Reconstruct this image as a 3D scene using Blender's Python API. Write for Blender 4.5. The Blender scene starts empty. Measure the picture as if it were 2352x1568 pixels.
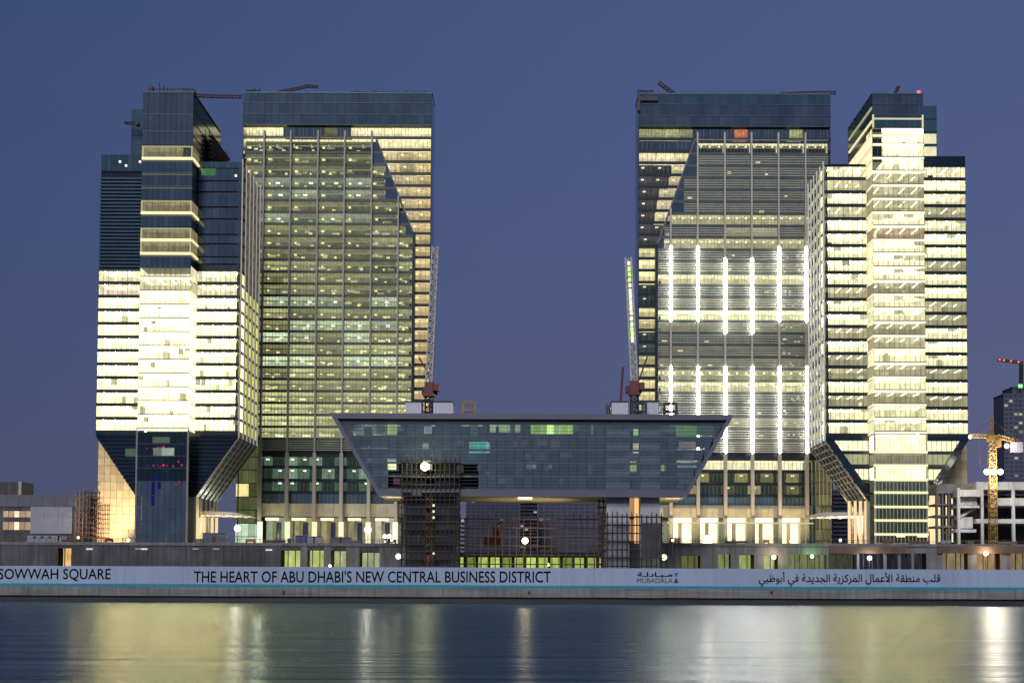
import bpy, math, random
from mathutils import Vector, Matrix
random.seed(7)
R = math.radians
SC = bpy.context.scene
COL = SC.collection

# ------------------------------------------------------------------ camera
# picture coordinates below are those of the photograph scaled to 2352 x 1568
PW, PH, FPX = 2352.0, 1568.0, 3375.0
CX, CY = 1220.0, 1174.0            # optical centre in the picture
CAMZ, PITCH, ROLL = 3.9, R(2.9), R(0.24)
cam = bpy.data.cameras.new('camera')
camo = bpy.data.objects.new('camera', cam)
COL.objects.link(camo)
cam.sensor_width = 36.0
cam.lens = 36.0 * FPX / PW
cam.shift_x = (PW / 2 - CX) / PW
cam.shift_y = (CY - PH / 2) / PW
cam.clip_start, cam.clip_end = 1.0, 20000.0
CAMROT = Matrix.Rotation(math.pi / 2 + PITCH, 3, 'X') @ Matrix.Rotation(ROLL, 3, 'Z')
camo.matrix_world = Matrix.Translation((0, 0, CAMZ)) @ CAMROT.to_4x4()
SC.camera = camo

def P(px, py, Y):
    """point on the plane at distance Y seen at picture position px, py"""
    d = CAMROT @ Vector(((px - CX) / FPX, -(py - CY) / FPX, -1.0))
    t = Y / d.y
    return Vector((d.x * t, Y, CAMZ + d.z * t))
def X(px, py, Y): return P(px, py, Y).x
def Z(py, Y, px=1220): return P(px, py, Y).z

# ------------------------------------------------------------------ sky and twilight
SC.world = bpy.data.worlds.new('World')
SC.world.use_nodes = True
nt = SC.world.node_tree
nt.nodes.clear()
def nd(t, kind, **kw):
    n = t.nodes.new(kind)
    for k, v in kw.items(): setattr(n, k, v)
    return n
SUN_AZ = R(188)
sky = nd(nt, 'ShaderNodeTexSky', sky_type='NISHITA', sun_disc=False)
sky.sun_elevation, sky.sun_rotation = R(-1.0), SUN_AZ
sky.air_density, sky.dust_density, sky.ozone_density = 1.0, 0.3, 3.0
tc = nd(nt, 'ShaderNodeTexCoord')
sx = nd(nt, 'ShaderNodeSeparateXYZ'); cx = nd(nt, 'ShaderNodeCombineXYZ')
mz = nd(nt, 'ShaderNodeMath', operation='MAXIMUM'); mz.inputs[1].default_value = 0.0
ma = nd(nt, 'ShaderNodeMath', operation='MULTIPLY_ADD'); ma.inputs[1].default_value = 0.52; ma.inputs[2].default_value = 0.21
bg = nd(nt, 'ShaderNodeBackground'); wo = nd(nt, 'ShaderNodeOutputWorld')
tint = nd(nt, 'ShaderNodeMix', data_type='RGBA', blend_type='MULTIPLY'); tint.inputs[0].default_value = 1.0
tint.inputs[7].default_value = (1.10, 1.08, 1.03, 1)
L = nt.links.new
L(tc.outputs['Generated'], sx.inputs[0]); L(sx.outputs[0], cx.inputs[0]); L(sx.outputs[1], cx.inputs[1])
L(sx.outputs[2], mz.inputs[0]); L(mz.outputs[0], ma.inputs[0]); L(ma.outputs[0], cx.inputs[2])
tr_ = nd(nt, 'ShaderNodeMapRange'); tr_.inputs[1].default_value = 0.0; tr_.inputs[2].default_value = 0.36
tcol = nd(nt, 'ShaderNodeMix', data_type='RGBA'); tcol.inputs[6].default_value = (1.10, 1.00, .94, 1); tcol.inputs[7].default_value = (1.10, 1.10, 1.10, 1)
txr = nd(nt, 'ShaderNodeMapRange'); txr.inputs[1].default_value = -.38; txr.inputs[2].default_value = .38; txr.inputs[3].default_value = 0; txr.inputs[4].default_value = 1
txc = nd(nt, 'ShaderNodeMix', data_type='RGBA'); txc.inputs[6].default_value = (.82, .80, .82, 1); txc.inputs[7].default_value = (1.24, 1.04, .99, 1)
tmx = nd(nt, 'ShaderNodeMix', data_type='RGBA', blend_type='MULTIPLY'); tmx.inputs[0].default_value = 1.0
L(sx.outputs[2], tr_.inputs[0]); L(tr_.outputs[0], tcol.inputs[0]); L(sx.outputs[0], txr.inputs[0]); L(tcol.outputs[2], tmx.inputs[6]); L(txr.outputs[0], txc.inputs[0]); L(txc.outputs[2], tmx.inputs[7]); L(tmx.outputs[2], tint.inputs[7])
L(cx.outputs[0], sky.inputs[0]); L(sky.outputs[0], tint.inputs[6]); L(tint.outputs[2], bg.inputs[0]); L(bg.outputs[0], wo.inputs[0])
bg.inputs[1].default_value = 0.62

sun = bpy.data.lights.new('sun', 'SUN')
sun.energy, sun.angle, sun.color = 2.4, R(24), (0.95, 0.95, 1.0)
suno = bpy.data.objects.new('sun', sun); COL.objects.link(suno)
# afterglow from behind the camera
sd = Vector((-0.20, -1.0, 0.75)).normalized()
suno.rotation_euler = sd.to_track_quat('Z', 'Y').to_euler()

vs = SC.view_settings
vs.view_transform, vs.look, vs.exposure, vs.gamma = 'Standard', 'None', 0.0, 1.0
vs.use_curve_mapping = False
SC.render.engine = 'CYCLES'
SC.cycles.use_denoising = True
SC.cycles.max_bounces = 6
SC.cycles.transparent_max_bounces = 12
SC.cycles.sample_clamp_indirect = 80.0
SC.cycles.caustics_reflective = SC.cycles.caustics_refractive = False

# ------------------------------------------------------------------ materials
MATS = {}
def newmat(name):
    m = bpy.data.materials.new(name); m.use_nodes = True
    t = m.node_tree; t.nodes.clear()
    out = nd(t, 'ShaderNodeOutputMaterial')
    MATS[name] = m
    return m, t, out
def plain(name, col, rough=0.7, metal=0.0, var=0.25, scale=0.35, stretch=(1, 1, 1), bump=0.0, ior=1.45, streak=0.0, rnd=0.0):
    m, t, out = newmat(name)
    b = nd(t, 'ShaderNodeBsdfPrincipled')
    b.inputs['Roughness'].default_value = rough; b.inputs['Metallic'].default_value = metal; b.inputs['IOR'].default_value = ior
    g = nd(t, 'ShaderNodeNewGeometry'); mp = nd(t, 'ShaderNodeMapping'); mp.inputs['Scale'].default_value = stretch
    t.links.new(g.outputs['Position'], mp.inputs[0])
    n = nd(t, 'ShaderNodeTexNoise'); n.inputs['Scale'].default_value = scale; n.inputs['Detail'].default_value = 6
    t.links.new(mp.outputs[0], n.inputs['Vector'])
    mr = nd(t, 'ShaderNodeMapRange'); mr.inputs[1].default_value = .25; mr.inputs[2].default_value = .75
    mr.inputs[3].default_value = 1 - var; mr.inputs[4].default_value = 1 + var
    t.links.new(n.outputs[0], mr.inputs[0])
    fac = mr.outputs[0]
    if streak:
        mp2 = nd(t, 'ShaderNodeMapping'); mp2.inputs['Scale'].default_value = (1, 1, .06)
        t.links.new(g.outputs['Position'], mp2.inputs[0])
        n2 = nd(t, 'ShaderNodeTexNoise'); n2.inputs['Scale'].default_value = 1.1; n2.inputs['Detail'].default_value = 4
        t.links.new(mp2.outputs[0], n2.inputs['Vector'])
        m2 = nd(t, 'ShaderNodeMapRange'); m2.inputs[1].default_value = .35; m2.inputs[2].default_value = .65
        m2.inputs[3].default_value = 1 - streak; m2.inputs[4].default_value = 1
        t.links.new(n2.outputs[0], m2.inputs[0])
        mm = nd(t, 'ShaderNodeMath', operation='MULTIPLY'); t.links.new(fac, mm.inputs[0]); t.links.new(m2.outputs[0], mm.inputs[1]); fac = mm.outputs[0]
    if rnd:
        oi = nd(t, 'ShaderNodeObjectInfo'); m3 = nd(t, 'ShaderNodeMapRange'); m3.inputs[3].default_value = 1 - rnd; m3.inputs[4].default_value = 1 + rnd
        t.links.new(oi.outputs['Random'], m3.inputs[0])
        mm = nd(t, 'ShaderNodeMath', operation='MULTIPLY'); t.links.new(fac, mm.inputs[0]); t.links.new(m3.outputs[0], mm.inputs[1]); fac = mm.outputs[0]
    mx = nd(t, 'ShaderNodeMix', data_type='RGBA', blend_type='MULTIPLY'); mx.inputs[0].default_value = 1
    mx.inputs[6].default_value = (*col, 1); t.links.new(fac, mx.inputs[7])
    t.links.new(mx.outputs[2], b.inputs['Base Color'])
    if bump:
        bp = nd(t, 'ShaderNodeBump'); bp.inputs['Strength'].default_value = bump; bp.inputs['Distance'].default_value = .1
        t.links.new(n.outputs[0], bp.inputs['Height']); t.links.new(bp.outputs[0], b.inputs['Normal'])
    t.links.new(b.outputs[0], out.inputs[0])
    return m
def glow(name, noise=0.0, room=False, mult=1.0):
    """own glow of a lamp, or of room faces in place of lamplight; colour and strength come from each object"""
    m, t, out = newmat(name)
    e = nd(t, 'ShaderNodeEmission'); oi = nd(t, 'ShaderNodeObjectInfo')
    t.links.new(oi.outputs['Color'], e.inputs[0])
    fac = None
    g = nd(t, 'ShaderNodeNewGeometry')
    if room:
        s = nd(t, 'ShaderNodeSeparateXYZ'); t.links.new(g.outputs['Normal'], s.inputs[0])
        a = nd(t, 'ShaderNodeMapRange'); a.inputs[1].default_value = -1; a.inputs[2].default_value = 1
        a.inputs[3].default_value = 1.3; a.inputs[4].default_value = .45      # lamplight put into the glow: ceiling brighter than the floor
        t.links.new(s.outputs[2], a.inputs[0]); fac = a.outputs[0]
    if noise:
        mp = nd(t, 'ShaderNodeMapping'); mp.inputs['Scale'].default_value = (.55, .3, .28)
        t.links.new(g.outputs['Position'], mp.inputs[0])
        n = nd(t, 'ShaderNodeTexNoise'); n.inputs['Scale'].default_value = 1.0; n.inputs['Detail'].default_value = 5; n.inputs['Roughness'].default_value = .65
        t.links.new(mp.outputs[0], n.inputs['Vector'])
        r = nd(t, 'ShaderNodeMapRange'); r.inputs[1].default_value = .32; r.inputs[2].default_value = .68
        r.inputs[3].default_value = 1 - noise; r.inputs[4].default_value = 1 + noise * .6
        t.links.new(n.outputs[0], r.inputs[0])
        if fac is not None:
            mm = nd(t, 'ShaderNodeMath', operation='MULTIPLY'); t.links.new(fac, mm.inputs[0]); t.links.new(r.outputs[0], mm.inputs[1]); fac = mm.outputs[0]
        else: fac = r.outputs[0]
    if mult != 1.0 or fac is None:
        if fac is None: e.inputs[1].default_value = mult
        else:
            mm = nd(t, 'ShaderNodeMath', operation='MULTIPLY'); t.links.new(fac, mm.inputs[0]); mm.inputs[1].default_value = mult; fac = mm.outputs[0]
    if fac is not None: t.links.new(fac, e.inputs[1])
    t.links.new(e.outputs[0], out.inputs[0])
    m.cycles.emission_sampling = 'NONE'
    return m
def see_through(name, tint, base, fac, rough=.05, ior=1.8):
    m, t, out = newmat(name)
    tr = nd(t, 'ShaderNodeBsdfTransparent'); tr.inputs[0].default_value = (*tint, 1)
    b = nd(t, 'ShaderNodeBsdfPrincipled'); b.inputs['Base Color'].default_value = (*base, 1); b.inputs['Roughness'].default_value = rough; b.inputs['IOR'].default_value = ior
    oi = nd(t, 'ShaderNodeObjectInfo'); mr = nd(t, 'ShaderNodeMapRange'); mr.inputs[3].default_value = fac - .05; mr.inputs[4].default_value = fac + .05
    t.links.new(oi.outputs['Random'], mr.inputs[0])
    x = nd(t, 'ShaderNodeMixShader'); t.links.new(mr.outputs[0], x.inputs[0]); t.links.new(tr.outputs[0], x.inputs[1]); t.links.new(b.outputs[0], x.inputs[2])
    t.links.new(x.outputs[0], out.inputs[0])
    return m

plain('glass_blue', (.030, .045, .054), .10, var=.35, scale=.12, ior=2.2, rnd=.25)
plain('glass_teal', (.026, .052, .062), .10, var=.3, scale=.12, ior=2.2, rnd=.25)
plain('glass_dark', (.006, .012, .020), .15, var=.3, scale=.2, ior=1.55, rnd=.2)
plain('frame_blue', (.055, .075, .095), .45, .3)
plain('spandrel', (.010, .015, .020), .30, var=.3)
plain('louver_blue', (.020, .045, .075), .35, .4, var=.2)
plain('louver_grey', (.30, .30, .25), .5, .2, var=.15)
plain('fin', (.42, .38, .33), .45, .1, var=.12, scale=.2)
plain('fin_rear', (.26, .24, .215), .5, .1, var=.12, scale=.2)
plain('fin_dark', (.20, .18, .16), .5)
plain('mullion', (.14, .13, .09), .5, .3)
plain('stone', (.42, .33, .20), .75, var=.18, scale=.5, rnd=.10)
plain('box_white', (.50, .49, .52), .6, var=.08)
plain('slab_dark', (.055, .062, .056), .5, var=.2)
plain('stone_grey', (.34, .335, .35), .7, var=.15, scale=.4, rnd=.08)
plain('beige', (.33, .31, .22), .7, var=.12)
plain('concrete', (.17, .165, .16), .85, var=.30, scale=.25, bump=.2, streak=.35)
plain('concrete_quay', (.20, .195, .185), .9, var=.35, scale=.5, stretch=(.15, 1, 1.5), bump=.3, streak=.30)
plain('concrete_wet', (.028, .026, .024), .5, var=.5, scale=.5, stretch=(.2, 1, 2))
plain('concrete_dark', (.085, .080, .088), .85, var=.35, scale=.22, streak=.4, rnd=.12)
plain('white_frame', (.50, .49, .47), .8, var=.18, scale=.4, streak=.3)
plain('banner', (.29, .345, .45), .5, var=.09, scale=.09, stretch=(1, 1, .5), rnd=.06, streak=.08)
plain('banner_seam', (.40, .44, .54), .6)
plain('teal', (.0, .22, .29), .5, var=.1)
plain('ink', (.018, .020, .055), .6, var=.15)
plain('ink_violet', (.07, .03, .085), .6, var=.3, scale=.08)
plain('ink_teal', (.0, .15, .26), .6)
plain('metal_panel', (.10, .10, .125), .45, .2, var=.1)
plain('panel_white', (.24, .24, .28), .6, var=.08)
plain('fascia', (.115, .115, .14), .35, .2, var=.1, scale=.15)
plain('soffit', (.55, .45, .26), .7, var=.1)
plain('steel_dark', (.05, .045, .05), .6, .4, var=.3)
plain('steel_rust', (.085, .04, .035), .75, .1, var=.35)
plain('steel_brown', (.11, .065, .05), .75, .1, var=.3)
plain('crane_white', (.50, .47, .43), .55, var=.15)
plain('crane_red', (.14, .028, .026), .5, var=.2)
plain('crane_yellow', (.26, .15, .04), .5, var=.2)
plain('deck_wood', (.13, .10, .08), .85, var=.4, scale=1.0)
plain('ground', (.11, .10, .09), .9, var=.4, scale=.1)
plain('far_wall', (.075, .078, .11), .8, var=.15)
plain('far_dark', (.035, .04, .06), .4, var=.2)
plain('orange', (.45, .12, .06), .7)
plain('machine_blue', (.05, .07, .22), .6)
glow('room', .40, True)  # walls and ceilings glow themselves, standing in for lamplit surfaces
glow('lamp')
glow('led')
glow('tube'); MATS['tube'].cycles.emission_sampling = 'AUTO'
glow('room_flat', .25)
see_through('pane', (.97, .98, .95), (.02, .03, .04), .10)
see_through('pane_exchange', (.88, .95, .96), (.155, .18, .195), .34, .10, 2.6)

# water: long exposure, soft ripples
m, t, out = newmat('water')
b = nd(t, 'ShaderNodeBsdfPrincipled')
b.inputs['Base Color'].default_value = (.018, .024, .028, 1); b.inputs['Metallic'].default_value = 1.0; b.inputs['Roughness'].default_value = .25; b.inputs['IOR'].default_value = 1.42; b.inputs['Specular Tint'].default_value = (.93, .97, 1, 1)
g = nd(t, 'ShaderNodeNewGeometry')
def rip(scale, sx_, sy_, rot):
    mp = nd(t, 'ShaderNodeMapping'); mp.inputs['Scale'].default_value = (sx_, sy_, 1); mp.inputs['Rotation'].default_value = (0, 0, rot)
    t.links.new(g.outputs['Position'], mp.inputs[0])
    n = nd(t, 'ShaderNodeTexNoise'); n.inputs['Scale'].default_value = scale; n.inputs['Detail'].default_value = 5; n.inputs['Roughness'].default_value = .6; n.inputs['Distortion'].default_value = .4
    t.links.new(mp.outputs[0], n.inputs['Vector'])
    return n.outputs[0]
a1, a2 = rip(1.0, .045, .42, R(1.2)), rip(1.0, .014, .11, R(-1.6))
ad = nd(t, 'ShaderNodeMath', operation='MULTIPLY_ADD'); ad.inputs[1].default_value = 2.5
t.links.new(a2, ad.inputs[0]); t.links.new(a1, ad.inputs[2])
bp = nd(t, 'ShaderNodeBump'); bp.inputs['Strength'].default_value = 1.0; bp.inputs['Distance'].default_value = .42
t.links.new(ad.outputs[0], bp.inputs['Height']); t.links.new(bp.outputs[0], b.inputs['Normal'])
df = nd(t, 'ShaderNodeBsdfDiffuse'); df.inputs[0].default_value = (.0, .075, .12, 1)
mxs = nd(t, 'ShaderNodeMixShader'); mxs.inputs[0].default_value = .24
t.links.new(b.outputs[0], mxs.inputs[1]); t.links.new(df.outputs[0], mxs.inputs[2]); t.links.new(mxs.outputs[0], out.inputs[0])

# ------------------------------------------------------------------ object helpers
W = {}
def tag(o, label=None, cat=None, group=None, kind=None):
    if label: o['label'] = label
    if cat: o['category'] = cat
    if group: o['group'] = group
    if kind: o['kind'] = kind
    return o
def place(o, M, parent=None):
    COL.objects.link(o)
    W[o.name] = M
    if parent is not None:
        o.parent = parent
        o.matrix_parent_inverse = W[parent.name].inverted()
    o.matrix_basis = M
    return o
def thing(name, label, cat, loc, group=None):
    o = bpy.data.objects.new(name, None); o.empty_display_size = 1
    place(o, Matrix.Translation(loc))
    return tag(o, label, cat, group)
_unit = {}
def unit(kind, mat):
    k = (kind, mat)
    if k in _unit: return _unit[k]
    h = .5
    if kind == 'box':
        v = [(-h, -h, -h), (h, -h, -h), (h, h, -h), (-h, h, -h), (-h, -h, h), (h, -h, h), (h, h, h), (-h, h, h)]
        f = [(0, 3, 2, 1), (4, 5, 6, 7), (0, 1, 5, 4), (1, 2, 6, 5), (2, 3, 7, 6), (3, 0, 4, 7)]
    elif kind == 'ball':
        v = [(0, 0, -h)]; f = []
        for i in range(1, 6):
            for j in range(10):
                a_, c_ = math.pi * i / 6, 2 * math.pi * j / 10
                v.append((h * math.sin(a_) * math.cos(c_), h * math.sin(a_) * math.sin(c_), -h * math.cos(a_)))
        v.append((0, 0, h))
        for j in range(10):
            k2 = (j + 1) % 10
            f.append((0, 1 + k2, 1 + j)); f.append((51, 41 + j, 41 + k2))
            for i in range(4): f.append((1 + i * 10 + j, 1 + i * 10 + k2, 11 + i * 10 + k2, 11 + i * 10 + j))
    else:      # room: open towards -y, faces look inwards
        v = [(-h, 0, -h), (h, 0, -h), (h, 1, -h), (-h, 1, -h), (-h, 0, h), (h, 0, h), (h, 1, h), (-h, 1, h)]
        f = [(0, 1, 2, 3), (7, 6, 5, 4), (2, 6, 7, 3), (1, 5, 6, 2), (0, 3, 7, 4)]
    me = bpy.data.meshes.new(kind + '_' + mat); me.from_pydata(v, [], f); me.materials.append(MATS[mat])
    _unit[k] = me
    return me
def box(name, mat, x0, x1, y0, y1, z0, z1, parent=None, color=None, kind='box'):
    o = bpy.data.objects.new(name, unit(kind, mat))
    if kind != 'room': loc = ((x0 + x1) / 2, (y0 + y1) / 2, (z0 + z1) / 2)
    else: loc = ((x0 + x1) / 2, y0, (z0 + z1) / 2)
    M = Matrix.Translation(loc) @ Matrix.Diagonal((abs(x1 - x0), abs(y1 - y0), abs(z1 - z0), 1))
    if color: o.color = (*color, 1)
    return place(o, M, parent)
def room(name, x0, x1, y0, depth, z0, z1, col, parent, mat='room'):
    return box(name, mat, x0, x1, y0, y0 + depth, z0, z1, parent, col, 'room')
class MB:
    def __init__(s): s.v = []; s.f = []
    def box(s, x0, x1, y0, y1, z0, z1):
        n = len(s.v)
        s.v += [(x0, y0, z0), (x1, y0, z0), (x1, y1, z0), (x0, y1, z0), (x0, y0, z1), (x1, y0, z1), (x1, y1, z1), (x0, y1, z1)]
        s.f += [tuple(i + n for i in q) for q in ((0, 3, 2, 1), (4, 5, 6, 7), (0, 1, 5, 4), (1, 2, 6, 5), (2, 3, 7, 6), (3, 0, 4, 7))]
        return s
    def prism(s, poly, y0, y1):
        """poly: (x, z) corners, extruded along y"""
        n, k = len(s.v), len(poly)
        s.v += [(x, y0, z) for x, z in poly] + [(x, y1, z) for x, z in poly]
        s.f.append(tuple(range(n, n + k))); s.f.append(tuple(range(n + 2 * k - 1, n + k - 1, -1)))
        for i in range(k):
            j = (i + 1) % k
            s.f.append((n + j, n + i, n + k + i, n + k + j))
        return s
    def bar(s, p, q, w):
        p, q = Vector(p), Vector(q); d = (q - p)
        if d.length < 1e-6: return s
        d.normalize(); a = d.orthogonal().normalized(); c = d.cross(a)
        n = len(s.v)
        for base in (p, q):
            for u, v in ((-1, -1), (1, -1), (1, 1), (-1, 1)):
                s.v.append(tuple(base + a * u * w / 2 + c * v * w / 2))
        s.f += [tuple(i + n for i in f) for f in ((0, 3, 2, 1), (4, 5, 6, 7), (0, 1, 5, 4), (1, 2, 6, 5), (2, 3, 7, 6), (3, 0, 4, 7))]
        return s
    def quad(s, *pts):
        n = len(s.v); s.v += [tuple(p) for p in pts]; s.f.append(tuple(range(n, n + len(pts)))); return s
    def build(s, name, mat, parent=None, color=None):
        c = Vector((0, 0, 0))
        lo = [min(v[i] for v in s.v) for i in range(3)]; hi = [max(v[i] for v in s.v) for i in range(3)]
        c = Vector(((lo[0] + hi[0]) / 2, (lo[1] + hi[1]) / 2, lo[2]))
        me = bpy.data.meshes.new(name); me.from_pydata([tuple(Vector(v) - c) for v in s.v], [], s.f)
        me.materials.append(MATS[mat]); me.update()
        o = bpy.data.objects.new(name, me)
        if color: o.color = (*color, 1)
        return place(o, Matrix.Translation(c), parent)
def stuff(o):
    o['kind'] = 'stuff'; return o
def lattice(mb, p, q, w, n, t=.12, side=None):
    """square lattice girder from p to q"""
    p, q = Vector(p), Vector(q); d = (q - p).normalized()
    a = d.cross(Vector((0, 1, 0)) if abs(d.y) < .9 else Vector((1, 0, 0))).normalized(); c = d.cross(a).normalized()
    cor = [(a * u + c * v) * w / 2 for u, v in ((-1, -1), (1, -1), (1, 1), (-1, 1))]
    for k in cor: mb.bar(p + k, q + k, t)
    for i in range(n):
        b0, b1 = p.lerp(q, i / n), p.lerp(q, (i + 1) / n)
        for j in range(4):
            k0, k1 = cor[j], cor[(j + 1) % 4]
            mb.bar(b0 + k0, b0 + k1, t * .7)
            mb.bar(b0 + (k0 if i % 2 else k1), b1 + (k1 if i % 2 else k0), t * .7)
    return mb
def jit(c, a): 
    k = 1 + random.uniform(-a, a)
    return tuple(v * k for v in c)
WARM = (3.3, 3.0, 1.45)      # fully lit office floors
def lerp(a, b, t): return a + (b - a) * t

# ------------------------------------------------------------------ setting
QY = 330.0
GZ = 3.4
MB().quad((-1500, -300, 0), (1500, -300, 0), (1500, QY + 2, 0), (-1500, QY + 2, 0)).build('water', 'water')['kind'] = 'structure'
MB().quad((-4000, QY + .5, GZ - .02), (4000, QY + .5, GZ - .02), (4000, 9000, GZ - .02), (-4000, 9000, GZ - .02)).build('ground', 'ground')['kind'] = 'structure'
# quay wall: proud concrete cap panels over a dark wall
zc = Z(1371, QY)
qw = MB().box(-420, 420, QY + .55, QY + 3, -3, GZ - .05).build('quay_wall', 'concrete_wet')
tag(qw, 'long concrete quay wall dark along the waterline under the printed hoarding', 'wall')
x = -160.0
while x < 160:
    w = 7.9
    box('coping_panel', 'concrete_quay', x, x + w - .06, QY + random.uniform(-.02, .02), QY + 2.2, zc + random.uniform(-.03, .03), GZ + random.uniform(-.02, .02), qw)
    x += w
for px in (652, 1215, 1772):
    c = P(px, 1360, QY)
    MB().box(c.x - .3, c.x + .3, QY - .12, QY - .03, c.z - .35, c.z + .35).build('drain_hole', 'steel_dark', qw)

# ------------------------------------------------------------------ hoarding with print
HY = QY + 1.2
ho = thing('hoarding', 'long pale blue printed hoarding with teal stripe on the quay edge', 'hoarding', (0, HY, GZ))
seams = [-900, -600, -330, -60, 110, 285, 352, 420, 640, 860, 1080, 1285, 1365, 1640, 1775, 1990, 2190, 2400, 2680, 2980, 3300]
for a, c in zip(seams[:-1], seams[1:]):
    xa, xb = X(a, 1325, HY) + .02, X(c, 1325, HY) - .02
    zt = Z(1303.2, HY)
    box('banner_sheet', 'banner', xa, xb, HY + random.uniform(0, .03), HY + .25, GZ + .64, zt + random.uniform(-.03, .03), ho)
    box('teal_stripe', 'teal', xa, xb, HY - .01, HY + .25, GZ + .04, GZ + .62, ho)
    box('base_rail', 'steel_dark', xa, xb, HY + .05, HY + .3, GZ - .05, GZ + .03, ho)
for i in range(11):
    px = 2190 + i * 20
    c = P(px, 1325, HY)
    MB().bar((c.x, HY - .03, c.z - 1.8), (c.x - .25, HY - .03, c.z + 2.0), .05).build('crease', 'banner_seam', ho)
FONTS = []
def lettering(text, px0, px1, py_base, py_cap, mat, name='lettering', bold=0.0):
    cu = bpy.data.curves.new('t', 'FONT'); cu.body = text; cu.resolution_u = 3; cu.bevel_depth = bold; cu.bevel_resolution = 0
    tmp = bpy.data.objects.new('t', cu); COL.objects.link(tmp)
    dg = bpy.context.evaluated_depsgraph_get()
    me = bpy.data.meshes.new_from_object(tmp.evaluated_get(dg))
    bpy.data.objects.remove(tmp)
    vs_ = [v.co.copy() for v in me.vertices]
    x0, x1 = min(v.x for v in vs_), max(v.x for v in vs_); y0, y1 = min(v.y for v in vs_), max(v.y for v in vs_)
    A, B = P(px0, py_base, HY), P(px1, py_base, HY); T = P(px0, py_cap, HY)
    me.clear_geometry() if False else None
    o2 = bpy.data.objects.new(name, me)
    for v in me.vertices:
        fx, fy = (v.co.x - x0) / (x1 - x0), (v.co.y - y0) / (y1 - y0)
        v.co = (lerp(A.x, B.x, fx) - A.x, 0, (lerp(A.z, B.z, fx) - A.z) + fy * (T.z - A.z))
    me.materials.clear(); me.materials.append(MATS[mat])
    place(o2, Matrix.Translation((A.x, HY - .035, A.z)), ho)
    return o2
lettering('SOWWAH SQUARE', -4, 254, 1334, 1305, 'ink', bold=.008)
lettering("THE HEART OF ABU DHABI'S NEW CENTRAL BUSINESS DISTRICT", 445, 1265, 1337, 1310, 'ink', bold=.008)
lettering('MUBADALA', 1463, 1545, 1338, 1327, 'ink')
# presentation forms in visual order (right to left reversed)
def vis(s): return s[::-1]
mub = '\uFEE3\u0640\uFE92\u0640\uFE8E\uFEA9\uFEDF\u0640\uFE94'
lettering(vis(mub), 1464, 1545, 1326, 1313, 'ink', bold=.028)
ar = ('\uFED7\uFEE0\uFE90 \uFEE3\uFEE8\uFEC4\uFED8\uFE94 \uFE8D\uFEF7\uFECB\uFEE4\uFE8E\uFEDD \uFE8D\uFEDF\uFEE4\uFEAE\uFEDB\uFEB0\uFEF3\uFE94 '
      '\uFE8D\uFEDF\uFEA0\uFEAA\uFEF3\uFEAA\uFE94 \uFED3\uFEF2 \uFE83\uFE91\uFEEE\uFEC7\uFE92\uFEF2')
lettering(vis(ar), 1743, 2160, 1346, 1312, 'ink_violet', bold=.013)
def tri(px, ya, yb, w, mat):
    a, b_, c = P(px - w, ya, HY), P(px + w, ya, HY), P(px, yb, HY)
    MB().prism([(a.x, a.z), (b_.x, b_.z), (c.x, c.z)], HY - .04, HY - .02).build('emblem', mat, ho)
tri(1553, 1315, 1325, 5.5, 'ink_teal'); tri(1553, 1338, 1326, 5.5, 'ink')

# ------------------------------------------------------------------ podium and its openings
PY_, PZ = 425.0, Z(1245, 425.0, 500)
GREEN = (.55, .62, .20)
def podium(name, label, px0, px1, openings, ytop, mat, panel_px, skip_back=False):
    root = thing(name, label, 'podium', (X((px0 + px1) / 2, 1280, PY_), PY_, GZ))
    xa, xb = X(px0, 1275, PY_), X(px1, 1275, PY_)
    zt = Z(ytop, PY_, (px0 + px1) / 2)
    box('roof_slab', 'concrete', xa, xb, PY_ - .25, PY_ + 15, zt - .9, zt, root)
    ins = 14
    box('roof_slab', 'concrete', xa + (0 if px0 < 1000 else ins), xb - (ins if px0 < 1000 else 0), PY_ + 15, PY_ + 150, zt - .9, zt, root)
    box('back_wall', 'concrete_dark', xa, xb, PY_ + 14, PY_ + 15, GZ, zt - .95, root)
    spans, cur = [], px0
    for (a, b_, y0, col) in openings:
        if a > cur: spans.append((cur, a))
        cur = b_
        oa, ob = X(a, 1285, PY_), X(b_, 1285, PY_)
        zo = Z(y0, PY_, (a + b_) / 2)
        box('lintel', mat, oa, ob, PY_ + .05, PY_ + .8, zo, zt - .95, root)
        if col:
            room('lit_bay', oa + .1, ob - .1, PY_ + 3 + random.uniform(0, 4), 4, GZ + .1, zo, col, root)
            n = max(1, int((ob - oa) / 2.2))
            for i in range(1, n + 1):
                xx = oa + (ob - oa) * i / (n + 1) + random.uniform(-.5, .5)
                box('prop', 'steel_dark', xx - .12, xx + .12, PY_ + 1.2, PY_ + 1.5, GZ, zo, root)
    if cur < px1: spans.append((cur, px1))
    for (a, b_) in spans:
        n = max(1, round((b_ - a) / panel_px))
        for i in range(n):
            u, v = X(lerp(a, b_, i / n), 1285, PY_) + .04, X(lerp(a, b_, (i + 1) / n), 1285, PY_) - .04
            box('wall_panel', 'concrete' if 620 < a < 1000 else mat, u, v, PY_ + random.uniform(-.08, .08), PY_ + .7, GZ, zt - .93, root)
    return root
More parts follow.
